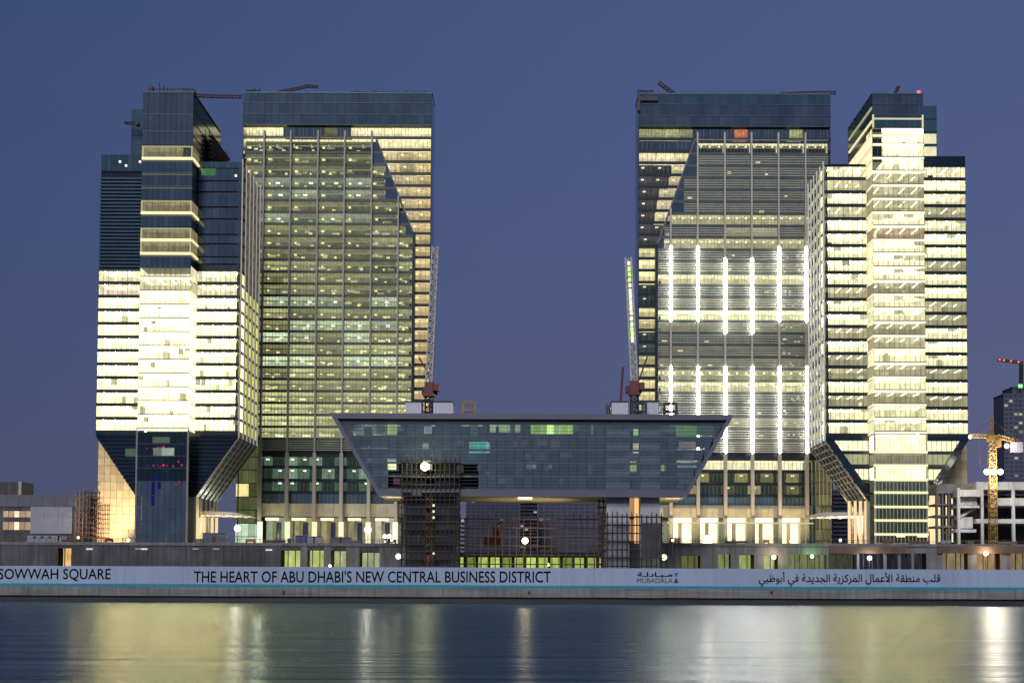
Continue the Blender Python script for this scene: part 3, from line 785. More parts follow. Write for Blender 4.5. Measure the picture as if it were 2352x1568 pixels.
# ------------------------------------------------------------------ the two rear towers
def rear_tower(name, label, s, xl, xr, ytop, fins, diag, floors, cellcol, roll_y, kind, seed):
    """s=+1: plain window strip on the right.  fins: picture x of the fins at y=600.
    diag: two picture points of the slanted veil edge"""
    random.seed(seed)
    Y, YV = 519.0, 516.0
    lo = lambda a, b_: (min(a, b_), max(a, b_))
    x0, x1 = X(xl, 300, Y), X(xr, 300, Y)
    mid = (xl + xr) / 2
    ztop = Z(ytop, Y, mid)
    zk = lambda yy, YY=Y: Z(yy + roll_y, YY, mid)
    root = thing(name, label, 'tower', ((x0 + x1) / 2, Y, PZ))
    box('core', 'spandrel', x0 + .4, x1 - .4, Y + 8.5, Y + 14, PZ, ztop - .5, root); box('rear_core', 'spandrel', x0 + 7, x1 - 7, Y + 14, Y + 40, PZ, ztop - 1.5, root)
    box('parapet', 'frame_blue', x0 - .1, x1 + .1, Y - .15, Y + 14, ztop - .1, ztop + .4, root)
    for xx in (x0, x1 - .35): box('side_wall', 'glass_blue', xx, xx + .35, Y + .3, Y + 14, PZ, ztop - .1, root)
    # glazed crown
    yy = [(ytop, 236), (238, 262), (264, 286)]
    for (a, b_) in yy:
        for i in range(26):
            box('glass_panel', 'glass_blue' if a > 230 else 'glass_teal', lerp(x0, x1, i / 26) + .05, lerp(x0, x1, (i + 1) / 26) - .05, Y, Y + .2, zk(b_), ztop - .1 if a == ytop else zk(a), root)
        box('slab_trim', 'frame_blue', x0, x1, Y - .12, Y + .25, zk(b_ + 1.2), zk(b_), root)
    box('crown_backing', 'spandrel', x0 + .36, x1 - .36, Y + .25, Y + 8.5, zk(287), ztop - .5, root)
    FHp = 27.4
    fx = [X(f, 600, YV) for f in fins]
    (dxa, dya), (dxb, dyb) = diag
    A, B = P(dxa, dya, YV), P(dxb, dyb, YV)
    vedge = B.x                                       # veil edge below the slant
    def veil(z): 
        if z >= A.z: return A.x
        if z <= B.z: return vedge
        return lerp(A.x, B.x, (A.z - z) / (A.z - B.z))
    ztv = zk(319, YV)
    strip_x = x1 if s > 0 else x0
    mu = MB(); lv = MB(); dk = MB()
    # main-plane floors: visible above the veil and beside its slanted edge
    k = -1
    while True:
        yb = 315 + FHp * (k + 1); yt = yb - FHp + 6
        if yb > 1030: break
        z0, z1 = zk(yb - 2), zk(yt)
        xe = veil((z0 + z1) / 2 + 1.0) - 1.2 * s if z1 < ztv else (x0 if s > 0 else x1)
        a, b_ = lo(xe, strip_x)
        if k < 0: cells = [(lerp(x0, x1, i / 14), lerp(x0, x1, (i + 1) / 14)) for i in range(14)]
        else:
            n = max(1, round((b_ - a) / 6.2)); cells = [(lerp(a, b_, i / n), lerp(a, b_, (i + 1) / n)) for i in range(n)]
        for i, (u, v) in enumerate(cells):
            c = cellcol('main', k, i if s > 0 else len(cells) - 1 - i, len(cells), u, v)
            if c is None:
                box('glass_panel', 'glass_blue', u + .05, v - .05, Y, Y + .2, z0, z1, root); dk.box(u, v, Y + .25, Y + .5, z0, z1)
            else:
                r_ = room('office_room', u + .12, v - .12, Y + .25, 7, z0, z1, c, root)
                box('window_pane', 'pane', u + .15, v - .15, Y + .08, Y + .13, z0, z1, root)
                if k >= 0:
                    box('ceiling_light_or_wash', 'lamp', lerp(u, v, .3) - .5, lerp(u, v, .3) + .5, Y + 1.6, Y + 2.8, z1 - .55, z1 - .35, r_, (1.7, 1.45, .95))
            for j in range(1, 4):
                xx = lerp(u, v, j / 4); mu.box(xx - .06, xx + .06, Y - .02, Y + .07, z0, z1)
        box('spandrel_band', 'spandrel', *((x0, x1) if k < 0 else (a, b_)), Y - .15, Y + .4, zk(yb + 4.2), z0, root)
        k += 1
    # veil floors
    ends = [X(fins[0] - (fins[1] - fins[0]) * (1 if s > 0 else 1), 600, YV)] + fx if s > 0 else fx + [X(fins[-1] + (fins[1] - fins[0]), 600, YV)]
    ends[0 if s > 0 else -1] = (x0 + 1.5) if s > 0 else (x1 - 1.5)
    if s > 0: bays = [(ends[i], ends[i + 1]) for i in range(len(ends) - 1)] + [(ends[-1], vedge)]
    else: bays = [(vedge, ends[0])] + [(ends[i], ends[i + 1]) for i in range(len(ends) - 1)]
    for k in range(floors):
        yb = 347 + FHp * k; yt = yb - FHp + 5.5
        z0, z1 = zk(yb, YV), zk(yt, YV)
        ve = veil(z1)
        vb = veil(z0)
        for bi, (u, v) in enumerate(bays):
            # cut by the slanted edge at half-bay steps
            half = (u + v) / 2
            if s > 0:
                if ve < u + 1: continue
                v2 = v if ve >= v - .5 else (half if ve >= half else u)
            else:
                if ve > v - 1: continue
                u2 = u if ve <= u + .5 else (half if ve <= half else v)
            a, b_ = (u, v2) if s > 0 else (u2, v)
            if b_ - a > 1:
                c, lamps, louvers = cellcol('veil', k, bi, len(bays), a, b_)
                r_ = room('office_room', a + .25, b_ - .25, YV + .5, 8, z0, z1, c, root)
                box('window_pane', 'pane', a + .25, b_ - .25, YV + .28, YV + .34, z0, z1, root)
                for (fxr, col, sz, dz) in lamps:
                    xx = lerp(a, b_, fxr)
                    if dz < 1: box('ceiling_light_or_wash', 'lamp', xx - sz, xx + sz, YV + 2.2, YV + 3.2, lerp(z0, z1, dz) - .28, lerp(z0, z1, dz) + .28, r_, col)  # lamps, and glowing patches standing in for their wash on the walls
                n = max(2, round((b_ - a) / 1.15))
                for j in range(1, n): 
                    xx = lerp(a, b_, j / n); mu.box(xx - .05, xx + .05, YV + .1, YV + .27, z0, z1)
                for j in range(louvers):
                    z_ = lerp(z0, z1, (j + .5) / louvers); lv.box(a, b_, YV - .12, YV + .06, z_ - .16, z_ + .16)
            # dark glass between the stepped lit bay and the slanted edge
            if s > 0 and b_ < v - .1:
                lim = lambda e: max(b_, min(v, e))
                t1, t0 = lim(ve), lim(vb)
                if max(t1, t0) > b_ + .2:
                    MB().prism([(b_, z0), (t0, z0), (t1, z1), (b_, z1)], YV + .1, YV + .5).build('veil_glass', 'glass_blue', root)
            if s < 0 and a > u + .1:
                lim = lambda e: min(a, max(u, e))
                t1, t0 = lim(ve), lim(vb)
                if min(t1, t0) < a - .2:
                    MB().prism([(t0, z0), (a, z0), (a, z1), (t1, z1)], YV + .1, YV + .5).build('veil_glass', 'glass_blue', root)
        a, b_ = (bays[0][0], max(veil(z0), bays[0][0] + 1)) if s > 0 else (min(veil(z0), bays[-1][1] - 1), bays[-1][1])
        box('slab_band', 'slab_dark', a, b_, YV + .02, YV + 1.2, zk(yb + 5.5, YV) if k < floors - 1 else z0 - 1, z0, root)
    # edge trim of the veil and its head
    MB().bar((A.x, YV + .3, A.z), (B.x, YV + .3, B.z), .5).build('veil_edge', 'fin_dark', root)
    zb_v = zk(1040, YV)
    box('veil_edge', 'spandrel', vedge - (.1 if s > 0 else .9), vedge + (.9 if s > 0 else .1), YV + .2, Y + .3, zb_v, B.z, root)
    a, b_ = lo(bays[0][0] if s > 0 else bays[-1][1], A.x)
    box('veil_head', 'fin_dark', a, b_, YV, YV + .6, ztv + .05, ztv + .5, root)
    stuff(mu.build('mullion', 'mullion', root))
    if lv.v: stuff(lv.build('louver', 'louver_grey', root))
    if dk.v: stuff(dk.build('dark_backing', 'spandrel', root))
    return root, dict(x0=x0, x1=x1, Y=Y, YV=YV, fx=fx, bays=bays, ztop=ztop, zk=zk, ztv=ztv, veil=veil, vedge=vedge, mid=mid, B=B, A=A)

def cell_left(plane, k, i, n, u, v):
    if plane == 'main':
        if k < 0:
            return {0: (1.15, 1.0, .55), 1: (1.35, 1.22, .72), 2: (1.35, 1.22, .72), 3: (1.0, .9, .5)}.get(i) if i < 3 else ((1.25, 1.12, .66) if i >= 8 else ((.14, .14, .07) if i == 6 else None))
        if k == 0: return jit((1.2, 1.06, .6), .08)
        if i == n - 1: return jit((.78, .60, .30), .18)
        return jit(random.choice([(.62, .50, .28), (.70, .56, .32), (.50, .42, .24)]), .2)
    base = (lerp(.15, .34, min(1, k / 14)) if k < 15 else lerp(.36, .80, min(1, (k - 14) / 10))) * random.choice([1, 1, 1.15, .8, .9, .6])
    c = (base * 1.0, base * 1.0, base * .50)
    if k in (3, 4, 6): c = (base * .95, base * 1.1, base * .75)
    lamps = []
    hot = {3: (1, 2, 3, 4), 4: (1, 2, 4), 6: (1, 3), 13: (1, 2, 3, 5), 15: (2, 3, 4, 5), 16: (1, 2, 4), 18: (1, 2, 4, 5)}
    if i in hot.get(k, ()):
        lamps.append((random.uniform(.45, .7), (2.6, 3.0, 2.5), .62, .62))
        c = (base * 1.5, base * 1.75, base * 1.15)
    lamps.append((.16, (1.35, 1.25, .55), random.uniform(.35, .7), .55))
    if random.random() < .65: lamps.append((random.uniform(.35, .8), (1.3, 1.15, .5), random.uniform(.2, .6), random.uniform(.15, .3)))
    lamps.append((.94, (.8, .78, .45), .25, .85))
    if i == 0: lamps.append((.5, (.9, .9, .6), .7, .4))
    for q in range(random.choice([0, 1, 1, 2])): lamps.append((random.uniform(.1, .9), (base * 2.4, base * 2.3, base * 1.2), random.uniform(.5, 1.3), random.uniform(.2, .5)))  # wash of lamplight put in as glowing patches
    return jit(c, .22), lamps, 1 if i or k < 14 else 5
ROWS = {0: 1.05, 6: .62, 8: .70, 10: .22, 11: 1.05, 13: .24, 14: 1.7, 15: .32, 17: .16, 18: .22, 19: .55, 20: 1.15, 23: .42}
def cell_right(plane, k, i, n, u, v):
    if plane == 'main':
        if k < 0:
            px = i
            return {12: (.42, .42, .2), 13: (.35, .35, .17), 11: (.5, .5, .24), 10: (.3, .31, .16)}.get(i) or ((.60, .20, .11) if i == 6 else ((.4, .42, .2) if i == 2 else None))
        if k in (0,): return None
        if k < 9:
            r_ = random.random()
            if k == 1: return jit((.95, .85, .52), .1)
            return jit((.72, .62, .40), .2) if (i == 0 and k < 7) or r_ < .18 else jit((.055, .055, .06), .4)
        if k in (12, 13, 16, 17): return jit((.05, .065, .06), .3) if random.random() < .7 else (.4, .35, .2)
        return jit((1.05, .92, .50), .2) if k < 12 or k > 18 else jit((.7, .62, .32), .3)
    b_ = ROWS.get(k, .105)
    c = (b_, b_ * .94, b_ * .55) if b_ > .15 else (b_ * .80, b_ * .90, b_ * .74)
    lamps = []
    if b_ > .5:
        for q in range(3): lamps.append(((q + .5) / 3, (1.9, 1.75, 1.1), .3, .8))
    elif random.random() < .22: lamps.append((random.uniform(.2, .8), (1.2, 1.05, .6), random.uniform(.4, .9), random.uniform(.3, .7)))
    if k == 7 and i in (3, 4): c = (.55, .50, .28)
    if k == 1 and i in (1, 4): lamps.append((.8 if i == 1 else .3, (1.1, 1.0, .55), .7, .5))
    if i == 5 and k > 8: lamps += [(random.random(), (.7, .8, .6), random.uniform(.15, .4), random.uniform(.15, .9)) for _ in range(5)]
    return jit(c, .10), lamps, (1 if b_ > .5 else 4)

rl, RL = rear_tower('office_tower', 'rear tower of dim green office floors behind grey fins, unlit glass crown', 1, 557, 992, 214,
                    [604.5, 666, 728.5, 790, 852.5, 914.5], ((864, 319), (948, 533)), 25, cell_left, 0, 'l', 21)
rr, RR = rear_tower('office_tower', 'rear tower with bright white light tubes along its fins and louvred floors', -1, 1466, 1908, 217,
                    [1540, 1602, 1664.5, 1726, 1788, 1850], ((1597, 320), (1511, 560)), 25, cell_right, 4, 'r', 22)

def fins_and_base(root, D, s, fins, base_px, roll_y, tubes):
    YV, zk = D['YV'], D['zk']
    zv = zk(1040, YV)
    for i, f in enumerate(fins):
        x = X(f, 600, YV)
        top = D['ztv'] + 2.6
        # fins outside the slanted edge start where it crosses them
        if s > 0 and x > D['A'].x: top = D['A'].z - (x - D['A'].x) / (D['B'].x - D['A'].x) * (D['A'].z - D['B'].z)
        if s < 0 and x < D['A'].x: top = D['A'].z - (D['A'].x - x) / (D['A'].x - D['B'].x) * (D['A'].z - D['B'].z)
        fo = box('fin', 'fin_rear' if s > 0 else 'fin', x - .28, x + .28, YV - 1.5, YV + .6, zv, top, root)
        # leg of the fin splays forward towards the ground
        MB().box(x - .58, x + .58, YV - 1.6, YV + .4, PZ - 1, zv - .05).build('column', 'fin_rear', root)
        if tubes:
            for (ya, yb) in tubes[i]:
                box('light_tube', 'tube', x - .45, x + .45, YV - 1.75, YV - 1.52, zk(yb, YV), zk(ya, YV), fo, jit((48, 47, 45), .2))
tubesR = [[(565, 735), (839, 1036)], [(565, 735), (839, 1036)], [(592, 763), (839, 1036)], [(592, 763), (839, 1036)], [(565, 735), (839, 1036)], [(565, 735), (839, 1036)]]
fins_and_base(rl, RL, 1, [604.5, 666, 728.5, 790, 852.5, 914.5], None, 0, None)
fins_and_base(rr, RR, -1, [1540, 1602, 1664.5, 1726, 1788, 1850], None, 4, tubesR)

# lower storeys of the rear towers
def base_rows(root, D, px0, px1, rows, cols, roll_y, beige_y, lobby, lob_openings, lobcol, barcol):
    Y, YV, zk = D['Y'], D['YV'], D['zk']
    xa, xb = X(px0, 1130, YV), X(px1, 1130, YV)
    yb_ = YV + 3.0
    box('base_core', 'spandrel', xa + .3, xb - .3, yb_ + 7, yb_ + 30, PZ, zk(1036), root)
    box('base_band', 'spandrel', xa, xb, YV + 1.6, yb_ + 7, zk(rows[0][0]) + .05, zk(1031, YV), root)
    for i in range(5):
        box('louver', 'louver_grey', xa, xb, YV - .1, YV + .3, zk(1034 - i * 5, YV), zk(1034 - i * 5, YV) + .28, root)
    n = len(cols[0])
    for (ya, yb), cc in zip(rows, cols):
        z1, z0 = zk(ya, yb_), zk(yb, yb_)
        for i in range(n):
            u, v = lerp(xa, xb, i / n), lerp(xa, xb, (i + 1) / n)
            c = cc[i]
            r_ = room('office_room', u + .1, v - .1, yb_ + .3, 6, z0, z1, jit(c, .15), root)
            box('window_pane', 'pane', u + .08, v - .08, yb_ + .1, yb_ + .16, z0, z1, root)
            if max(c) > .1 and max(c) < .6: box('ceiling_light_or_wash', 'lamp', lerp(u, v, .55) - .5, lerp(u, v, .55) + .5, yb_ + 2, yb_ + 3, z1 - .8, z1 - .4, r_, (1.9, 2.2, 1.7) if c[1] > c[0] else (1.6, 1.4, .8))
        box('spandrel_band', 'spandrel', xa, xb, yb_ - .1, yb_ + 7, zk(yb + 7, yb_), z0 - .02, root)
    m_ = MB()
    z1, z0 = zk(rows[0][0], yb_), zk(1155, yb_)
    nn = int((xb - xa) / 1.4)
    for i in range(nn + 1): m_.box(lerp(xa, xb, i / nn) - .05, lerp(xa, xb, i / nn) + .05, yb_ - .06, yb_ + .09, z0, z1)
    stuff(m_.build('mullion', 'mullion', root))
    for i in range(12):
        box('glass_panel', 'glass_teal', lerp(xa, xb, i / 12) + .05, lerp(xa, xb, (i + 1) / 12) - .05, yb_, yb_ + .3, zk(beige_y[0] - 1, yb_), zk(rows[-1][1] + 7.2, yb_), root)
    for i in range(14):
        box('beige_panel', 'beige', lerp(xa, xb, i / 14) + .03, lerp(xa, xb, (i + 1) / 14) - .03, yb_ - .4, yb_ + 5, zk(beige_y[1], yb_), zk(beige_y[0], yb_), root)
    return xa, xb, yb_
tl = (.10, .17, .12); td = (.03, .05, .04); th = (.26, .38, .29)
xa, xb, yb_ = base_rows(rl, RL, 592, 936, [(1050, 1069), (1076, 1099), (1105, 1127)],
          [[tl, td, th, tl, th, td, tl, td, tl, td, td, td], [td, tl, th, tl, td, th, td, tl, th, td, tl, td], [td, tl, tl, td, tl, td, tl, td, tl, td, td, td]], 0, (1156, 1186), None, None, None, None)
# lobby: recessed wall, lit door bays and luminous soffit bars
zl, zh = PZ - 1, RL['zk'](1187, 519)
random.seed(5)
for i, (a, b_, c) in enumerate(((612, 655, (.30, .40, .24)), (672, 718, (.42, .38, .17)), (738, 780, (.36, .32, .15)), (800, 842, (.30, .28, .16)), (862, 906, (.60, .56, .40)))):
    r_ = room('lobby_bay', X(a, 1215, 522), X(b_, 1215, 522), 522, 3.7, zl, zh - .2, c, rl)
    u, v = X(a, 1215, 522), X(b_, 1215, 522)
    box('lobby_pillar', 'beige', lerp(u, v, .30), lerp(u, v, .45), 523, 524, zl, zh - .2, rl)
    box('doorway', 'glass_blue', lerp(u, v, .45), lerp(u, v, .72), 525, 525.3, zl, zh - 1.5, rl)
    box('soffit_light', 'lamp', lerp(u, v, .05), lerp(u, v, .75), 517.5, 518.4, zh - 1.3, zh - .35, rl, (1.25, 1.2, .85))
    box('lobby_wall', 'beige', v, X(b_ + 18, 1215, 522), 521.5, 528, zl, zh, rl)
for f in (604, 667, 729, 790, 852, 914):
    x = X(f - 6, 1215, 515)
    box('column_glow', 'led', x - .9, x + .9, 514.0, 514.3, zl, RL['zk'](1198, 515), rl, (1.0, .95, .62) if f not in (604, 914) else (1.15, 1.15, .85))  # warm light on the column feet, put in as glowing plates
# glazed corner bay beside the left tower's stem
ca, cb = X(541, 1150, 520), X(600, 1150, 520)
box('corner_core', 'spandrel', ca + .3, cb, 521, 545, PZ, RL['zk'](1000, 520), rl)
for j in range(8):
    for i in range(4):
        z0, z1 = lerp(PZ, RL['zk'](1020, 520), j / 8), lerp(PZ, RL['zk'](1020, 520), (j + 1) / 8)
        c = (.08, .095, .04) if j > 1 else (.50, .66, .46)
        box('office_room', 'room_flat', lerp(ca, cb, i / 4) + .08, lerp(ca, cb, (i + 1) / 4) - .08, 520, 520.5, z0 + .25, z1 - .05, rl, (1.0, .85, .35) if (j == 4 and i < 2) else jit(c, .3))

xa, xb, yb_ = base_rows(rr, RR, 1512, 1870, [(1054, 1074), (1083, 1103), (1111, 1130)],
          [[(1.5, 1.38, .88)] * 12, [(.35, .36, .14), (.06, .09, .05), td, (.4, .38, .16), td, td, (.45, .42, .18), td, (.25, .25, .1), td, (.3, .28, .12), td],
           [(.1, .12, .05), td, (.4, .36, .18), td, td, (.12, .12, .06), td, (.4, .38, .2), td, td, (.22, .2, .1), td]], 4, (1156, 1184), None, None, None, None)
zh = RR['zk'](1183, 519)
for i, (a, b_) in enumerate(((1546, 1588), (1608, 1650), (1669, 1714), (1731, 1776), (1796, 1838))):
    u, v = X(a, 1215, 521), X(b_, 1215, 521)
    room('lobby_bay', u, v, 521, 4.6, PZ - 1, zh - .3, (3.0, 2.7, 1.6), rr)
    box('lobby_pillar', 'stone', lerp(u, v, .32), lerp(u, v, .52), 523.5, 524.3, PZ - 1, lerp(PZ, zh, .85), rr)
    box('lobby_wall', 'beige', v, X(b_ + 20, 1215, 521), 520.5, 529, PZ - 1, zh, rr)
    box('glass_screen', 'pane', u - 3, v + 3, 512, 512.1, PZ, RR['zk'](1197, 512), rr)
    box('screen_rail', 'led', u - 3, v + 3, 511.8, 512.2, RR['zk'](1198, 512), RR['zk'](1195, 512), rr, (.62, .60, .42))
box('lobby_wall', 'beige', X(1512, 1215, 521), X(1546, 1215, 521), 520.5, 529, PZ - 1, zh, rr)
# corner bay with thin vertical rods beside the right tower
ca, cb = X(1850, 1150, 520), X(1912, 1150, 520)
box('corner_core', 'spandrel', ca, cb - .3, 521, 545, PZ, RR['zk'](1046, 520), rr)
for j in range(8):
    z0, z1 = lerp(PZ, RR['zk'](1050, 520), j / 8), lerp(PZ, RR['zk'](1050, 520), (j + 1) / 8)
    for i in range(5):
        c = (.13, .125, .055) if i > 1 else (.03, .04, .02)
        box('office_room', 'room_flat', lerp(ca, cb, i / 5) + .06, lerp(ca, cb, (i + 1) / 5) - .06, 520, 520.4, z0 + .2, z1 - .04, rr, jit(c, .3))
for i in range(7):
    xx = lerp(ca, cb, (i + .5) / 7)
    box('rod', 'fin', xx - .16, xx + .16, 518.5, 518.9, PZ, RR['zk'](1052, 518), rr)

# ------------------------------------------------------------------ exchange building between the towers
EY, ER = 400.0, 428.0
random.seed(31)
def E_(px, py): 
    p = P(px, py, EY); return p.x, p.z
ex = thing('exchange_building', 'low glass building shaped like an upturned trapezium raised on four stone piers', 'building', (0, EY, GZ))
(tlx, tz), (trx, _) = E_(758, 948.5), E_(1686, 951)
(blx, bz), (brx, _) = E_(869, 1139), E_(1577, 1142)
ft, fb, fw = 1.5, 1.7, 1.2
def edge_l(z): return lerp(blx, tlx, (z - bz) / (tz - bz))
def edge_r(z): return lerp(brx, trx, (z - bz) / (tz - bz))
MB().prism([(edge_l(tz - ft), tz - ft), (edge_r(tz - ft), tz - ft), (trx, tz), (tlx, tz)], EY - .6, ER + 6).build('roof_fascia', 'fascia', ex)
MB().prism([(blx, bz), (brx, bz), (edge_r(bz + fb), bz + fb), (edge_l(bz + fb), bz + fb)], EY - .6, EY + 2).build('floor_fascia', 'fascia', ex)
sof = MB().prism([(edge_l(bz + .3) + .4, bz + .15), (edge_r(bz + .3) - .4, bz + .15), (edge_r(bz + 1.5) - .4, bz + 1.5), (edge_l(bz + 1.5) + .4, bz + 1.5)], EY + 2.02, ER).build('soffit', 'soffit', ex)
for sgn, e in ((1, edge_l), (-1, edge_r)):
    z0, z1 = bz + fb + .01, tz - ft - .01
    MB().prism([(e(z0), z0), (e(z0) + fw * sgn, z0), (e(z1) + fw * sgn, z1), (e(z1), z1)], EY - .55, ER + 3).build('side_fascia', 'fascia', ex)
# storeys inside
gz0, gz1 = bz + fb + .02, tz - ft - 1.35
box('roof_recess', 'steel_dark', edge_l(tz - ft - .7) + fw, edge_r(tz - ft - .7) - fw, EY + .4, EY + 2, gz1 + .02, tz - ft - .02, ex)
NR, NC = 5, 34
for j in range(NR):
    z0, z1 = lerp(gz0, gz1, j / NR), lerp(gz0, gz1, (j + 1) / NR)
    a, b_ = edge_l(z0) + fw, edge_r(z0) - fw
    box('floor_slab', 'concrete', a, b_, EY + .5, ER - 1, z0 - .02, z0 + .55, ex)
box('rear_wall', 'far_wall', edge_l(bz + 4) + 3, edge_r(bz + 4) - 3, ER - 8, ER - 1, gz0 + .6, gz1, ex)
for j in range(NR):
    z0, z1 = lerp(gz0, gz1, j / NR), lerp(gz0, gz1, (j + 1) / NR)
    la, lb, ra, rb = edge_l(z0) + fw, edge_l(z1) + fw, edge_r(z0) - fw, edge_r(z1) - fw
    X0, X1 = edge_l(gz0) + fw, edge_r(gz0) - fw
    step = (X1 - X0) / NC
    i0 = -10
    for i in range(-8, NC + 8):
        u, v = X0 + i * step, X0 + (i + 1) * step
        pu, pv = u + .04, v - .04
        lo0, lo1 = max(pu, la), max(pu, lb); hi0, hi1 = min(pv, ra), min(pv, rb)
        if hi1 - lo1 < .2 and hi0 - lo0 < .2: continue
        hi0, hi1 = max(hi0, lo0 + .01), max(hi1, lo1 + .01)
        cxp = (u + v) / 2
        # glass not yet fitted around the left pier
        if j < 2 and X(884, 1090, EY) < cxp < X(1100, 1090, EY): continue
        if lo0 == pu and lo1 == pu and hi0 == pv and hi1 == pv:
            box('glass_panel', 'pane_exchange', pu, pv, EY, EY + .15, z0 + .05, z1 - .05, ex)
        else:
            MB().prism([(lo0, z0 + .05), (hi0, z0 + .05), (hi1, z1 - .05), (lo1, z1 - .05)], EY, EY + .15).build('glass_panel', 'pane_exchange', ex)
hl = MB()
for i in range(21):
    z_ = lerp(gz0, gz1, i / 20); hl.box(edge_l(z_) + fw, edge_r(z_) - fw, EY - .08, EY - .01, z_ - .05, z_ + .05)
stuff(hl.build('glazing_bar', 'frame_blue', ex))
# piers: stone blocks in courses, with a slot between the halves
def pier(pa, pb, slot, ytop, slotcol, dark):
    y0, y1 = EY + 2.2, ER - 3
    for half in ((pa, slot[0]), (slot[1], pb)):
        xa, xb = X(half[0], 1150, y0), X(half[1], 1150, y0)
        zt = Z(ytop, y0, half[0])
        n = 18
        for i in range(n):
            z0, z1 = lerp(GZ, zt, i / n), lerp(GZ, zt, (i + 1) / n)
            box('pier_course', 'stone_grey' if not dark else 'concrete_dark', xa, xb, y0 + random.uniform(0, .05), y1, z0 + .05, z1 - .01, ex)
    xa, xb = X(slot[0], 1150, y0), X(slot[1], 1150, y0)
    box('pier_slot', 'concrete_dark', xa, xb, y0 + 5, y1 - .5, GZ, bz, ex)
    for col, (ya, yb, f0, f1) in slotcol:
        box('slot_light', 'led', lerp(xa, xb, f0), lerp(xa, xb, f1), y0 + 4.6, y0 + 4.9, Z(yb, y0, pa), Z(ya, y0, pa), ex, col)
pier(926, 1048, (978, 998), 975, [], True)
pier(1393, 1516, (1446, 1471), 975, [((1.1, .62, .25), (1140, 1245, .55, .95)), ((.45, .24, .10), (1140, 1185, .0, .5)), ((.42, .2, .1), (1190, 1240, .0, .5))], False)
# lit rooms behind the glass
def exroom(pa, pb, ya, yb, c, d=1.7): box('lit_room', 'room_flat', *[X(q, (ya + yb) / 2, EY + d) for q in (pa, pb)], EY + d, EY + d + .2, Z(yb, EY + d, pa), Z(ya, EY + d, pa), ex, c)
for a in ((865, 880, 975, 996, (.10, .12, .06)), (890, 912, 974, 998, (.75, .85, .22)), (1125, 1139, 972, 992, (.55, .75, .38)), (1146, 1172, 972, 992, (.50, .68, .30)), (1183, 1195, 972, 992, (.5, .68, .36)),
          (1219, 1256, 970, 996, (.42, .75, .12)), (1256, 1272, 970, 996, (1.6, 2.4, .6)), (1272, 1316, 971, 996, (.60, .95, .22)), (1316, 1330, 972, 990, (.05, .10, .05)), (1078, 1124, 1014, 1040, (.14, .62, .42)), (1080, 1098, 972, 1000, (.03, .11, .08)),
          (1115, 1125, 1018, 1038, (.5, 1.0, .85)), (974, 992, 978, 996, (.45, .40, .44), 1.2), (971, 984, 1017, 1029, (.5, .5, .45), 1.2), (890, 910, 1054, 1078, (1.0, 1.1, .58), .9), (971, 992, 1056, 1078, (1.2, 1.25, .5), .9),
          (1210, 1232, 1060, 1076, (.14, .2, .16)), (1224, 1230, 1064, 1075, (.5, .6, .5)), (1260, 1268, 1063, 1076, (.10, .15, .12)), (1358, 1362, 974, 996, (.3, .32, .3)),
          (1455, 1466, 985, 1000, (.6, 1.2, .35)), (1454, 1467, 1018, 1040, (1.3, .95, .6)), (1447, 1462, 1058, 1083, (.55, .65, .18)), (1553, 1600, 975, 1003, (.17, .36, .07)), (1600, 1640, 978, 1000, (.05, .09, .04)), (1560, 1598, 1014, 1028, (.35, .24, .18)),
          (1555, 1600, 1060, 1074, (.25, .3, .28)), (1562, 1585, 1058, 1066, (.7, .75, .7)), (1519, 1526, 1063, 1082, (.35, .7, .06)), (1116, 1124, 1082, 1092, (.05, .08, .08))):
    exroom(*a)
random.seed(44)
for i in range(46):        # faint rooms and stores deep behind the glass
    px, row = random.uniform(830, 1600), random.choice((980, 1010, 1040, 1068, 1098))
    w = random.uniform(6, 26)
    c = random.choice([(.05, .07, .08), (.03, .05, .09), (.07, .04, .05), (.04, .06, .06)])
    exroom(px, px + w, row, row + random.uniform(10, 20), c, 3.5)
random.seed(61)
for i in range(60):  # dim lamps added to lift the ambient light inside
    px, row = random.uniform(860, 1590), random.choice((977, 1006, 1036, 1066, 1097))
    q = P(px, row, EY + 9)
    if q.x < edge_l(q.z) + 4 or q.x > edge_r(q.z) - 4: continue
    box('ceiling_lamp', 'lamp', q.x - random.uniform(.3, 1.4), q.x + .5, EY + 9, EY + 9.6, q.z - .12, q.z + .12, ex, random.choice([(.5, .7, .4), (.4, .45, .5), (.6, .55, .3), (.25, .5, .4)]))
for (px, py) in ((1206, 1144),):
    c = P(px, 1140, EY + 6)
    box('soffit_lamp', 'lamp', c.x - 1.9, c.x + 1.9, EY + 4, EY + 10, bz - .15, bz + .12, ex, (3.0, 2.6, 1.6))
for (pa, pb, c, e) in ((876, 926, (1.0, .85, .55), 900), (1517, 1566, (1.2, .85, .5), 900)):
    xa, xb = X(pa, 1140, EY + 4), X(pb, 1140, EY + 4)
    box('soffit_lamp', 'led', lerp(xa, xb, .25), lerp(xa, xb, .9), EY + 3, EY + 5, bz - .1, bz + .12, ex, c)

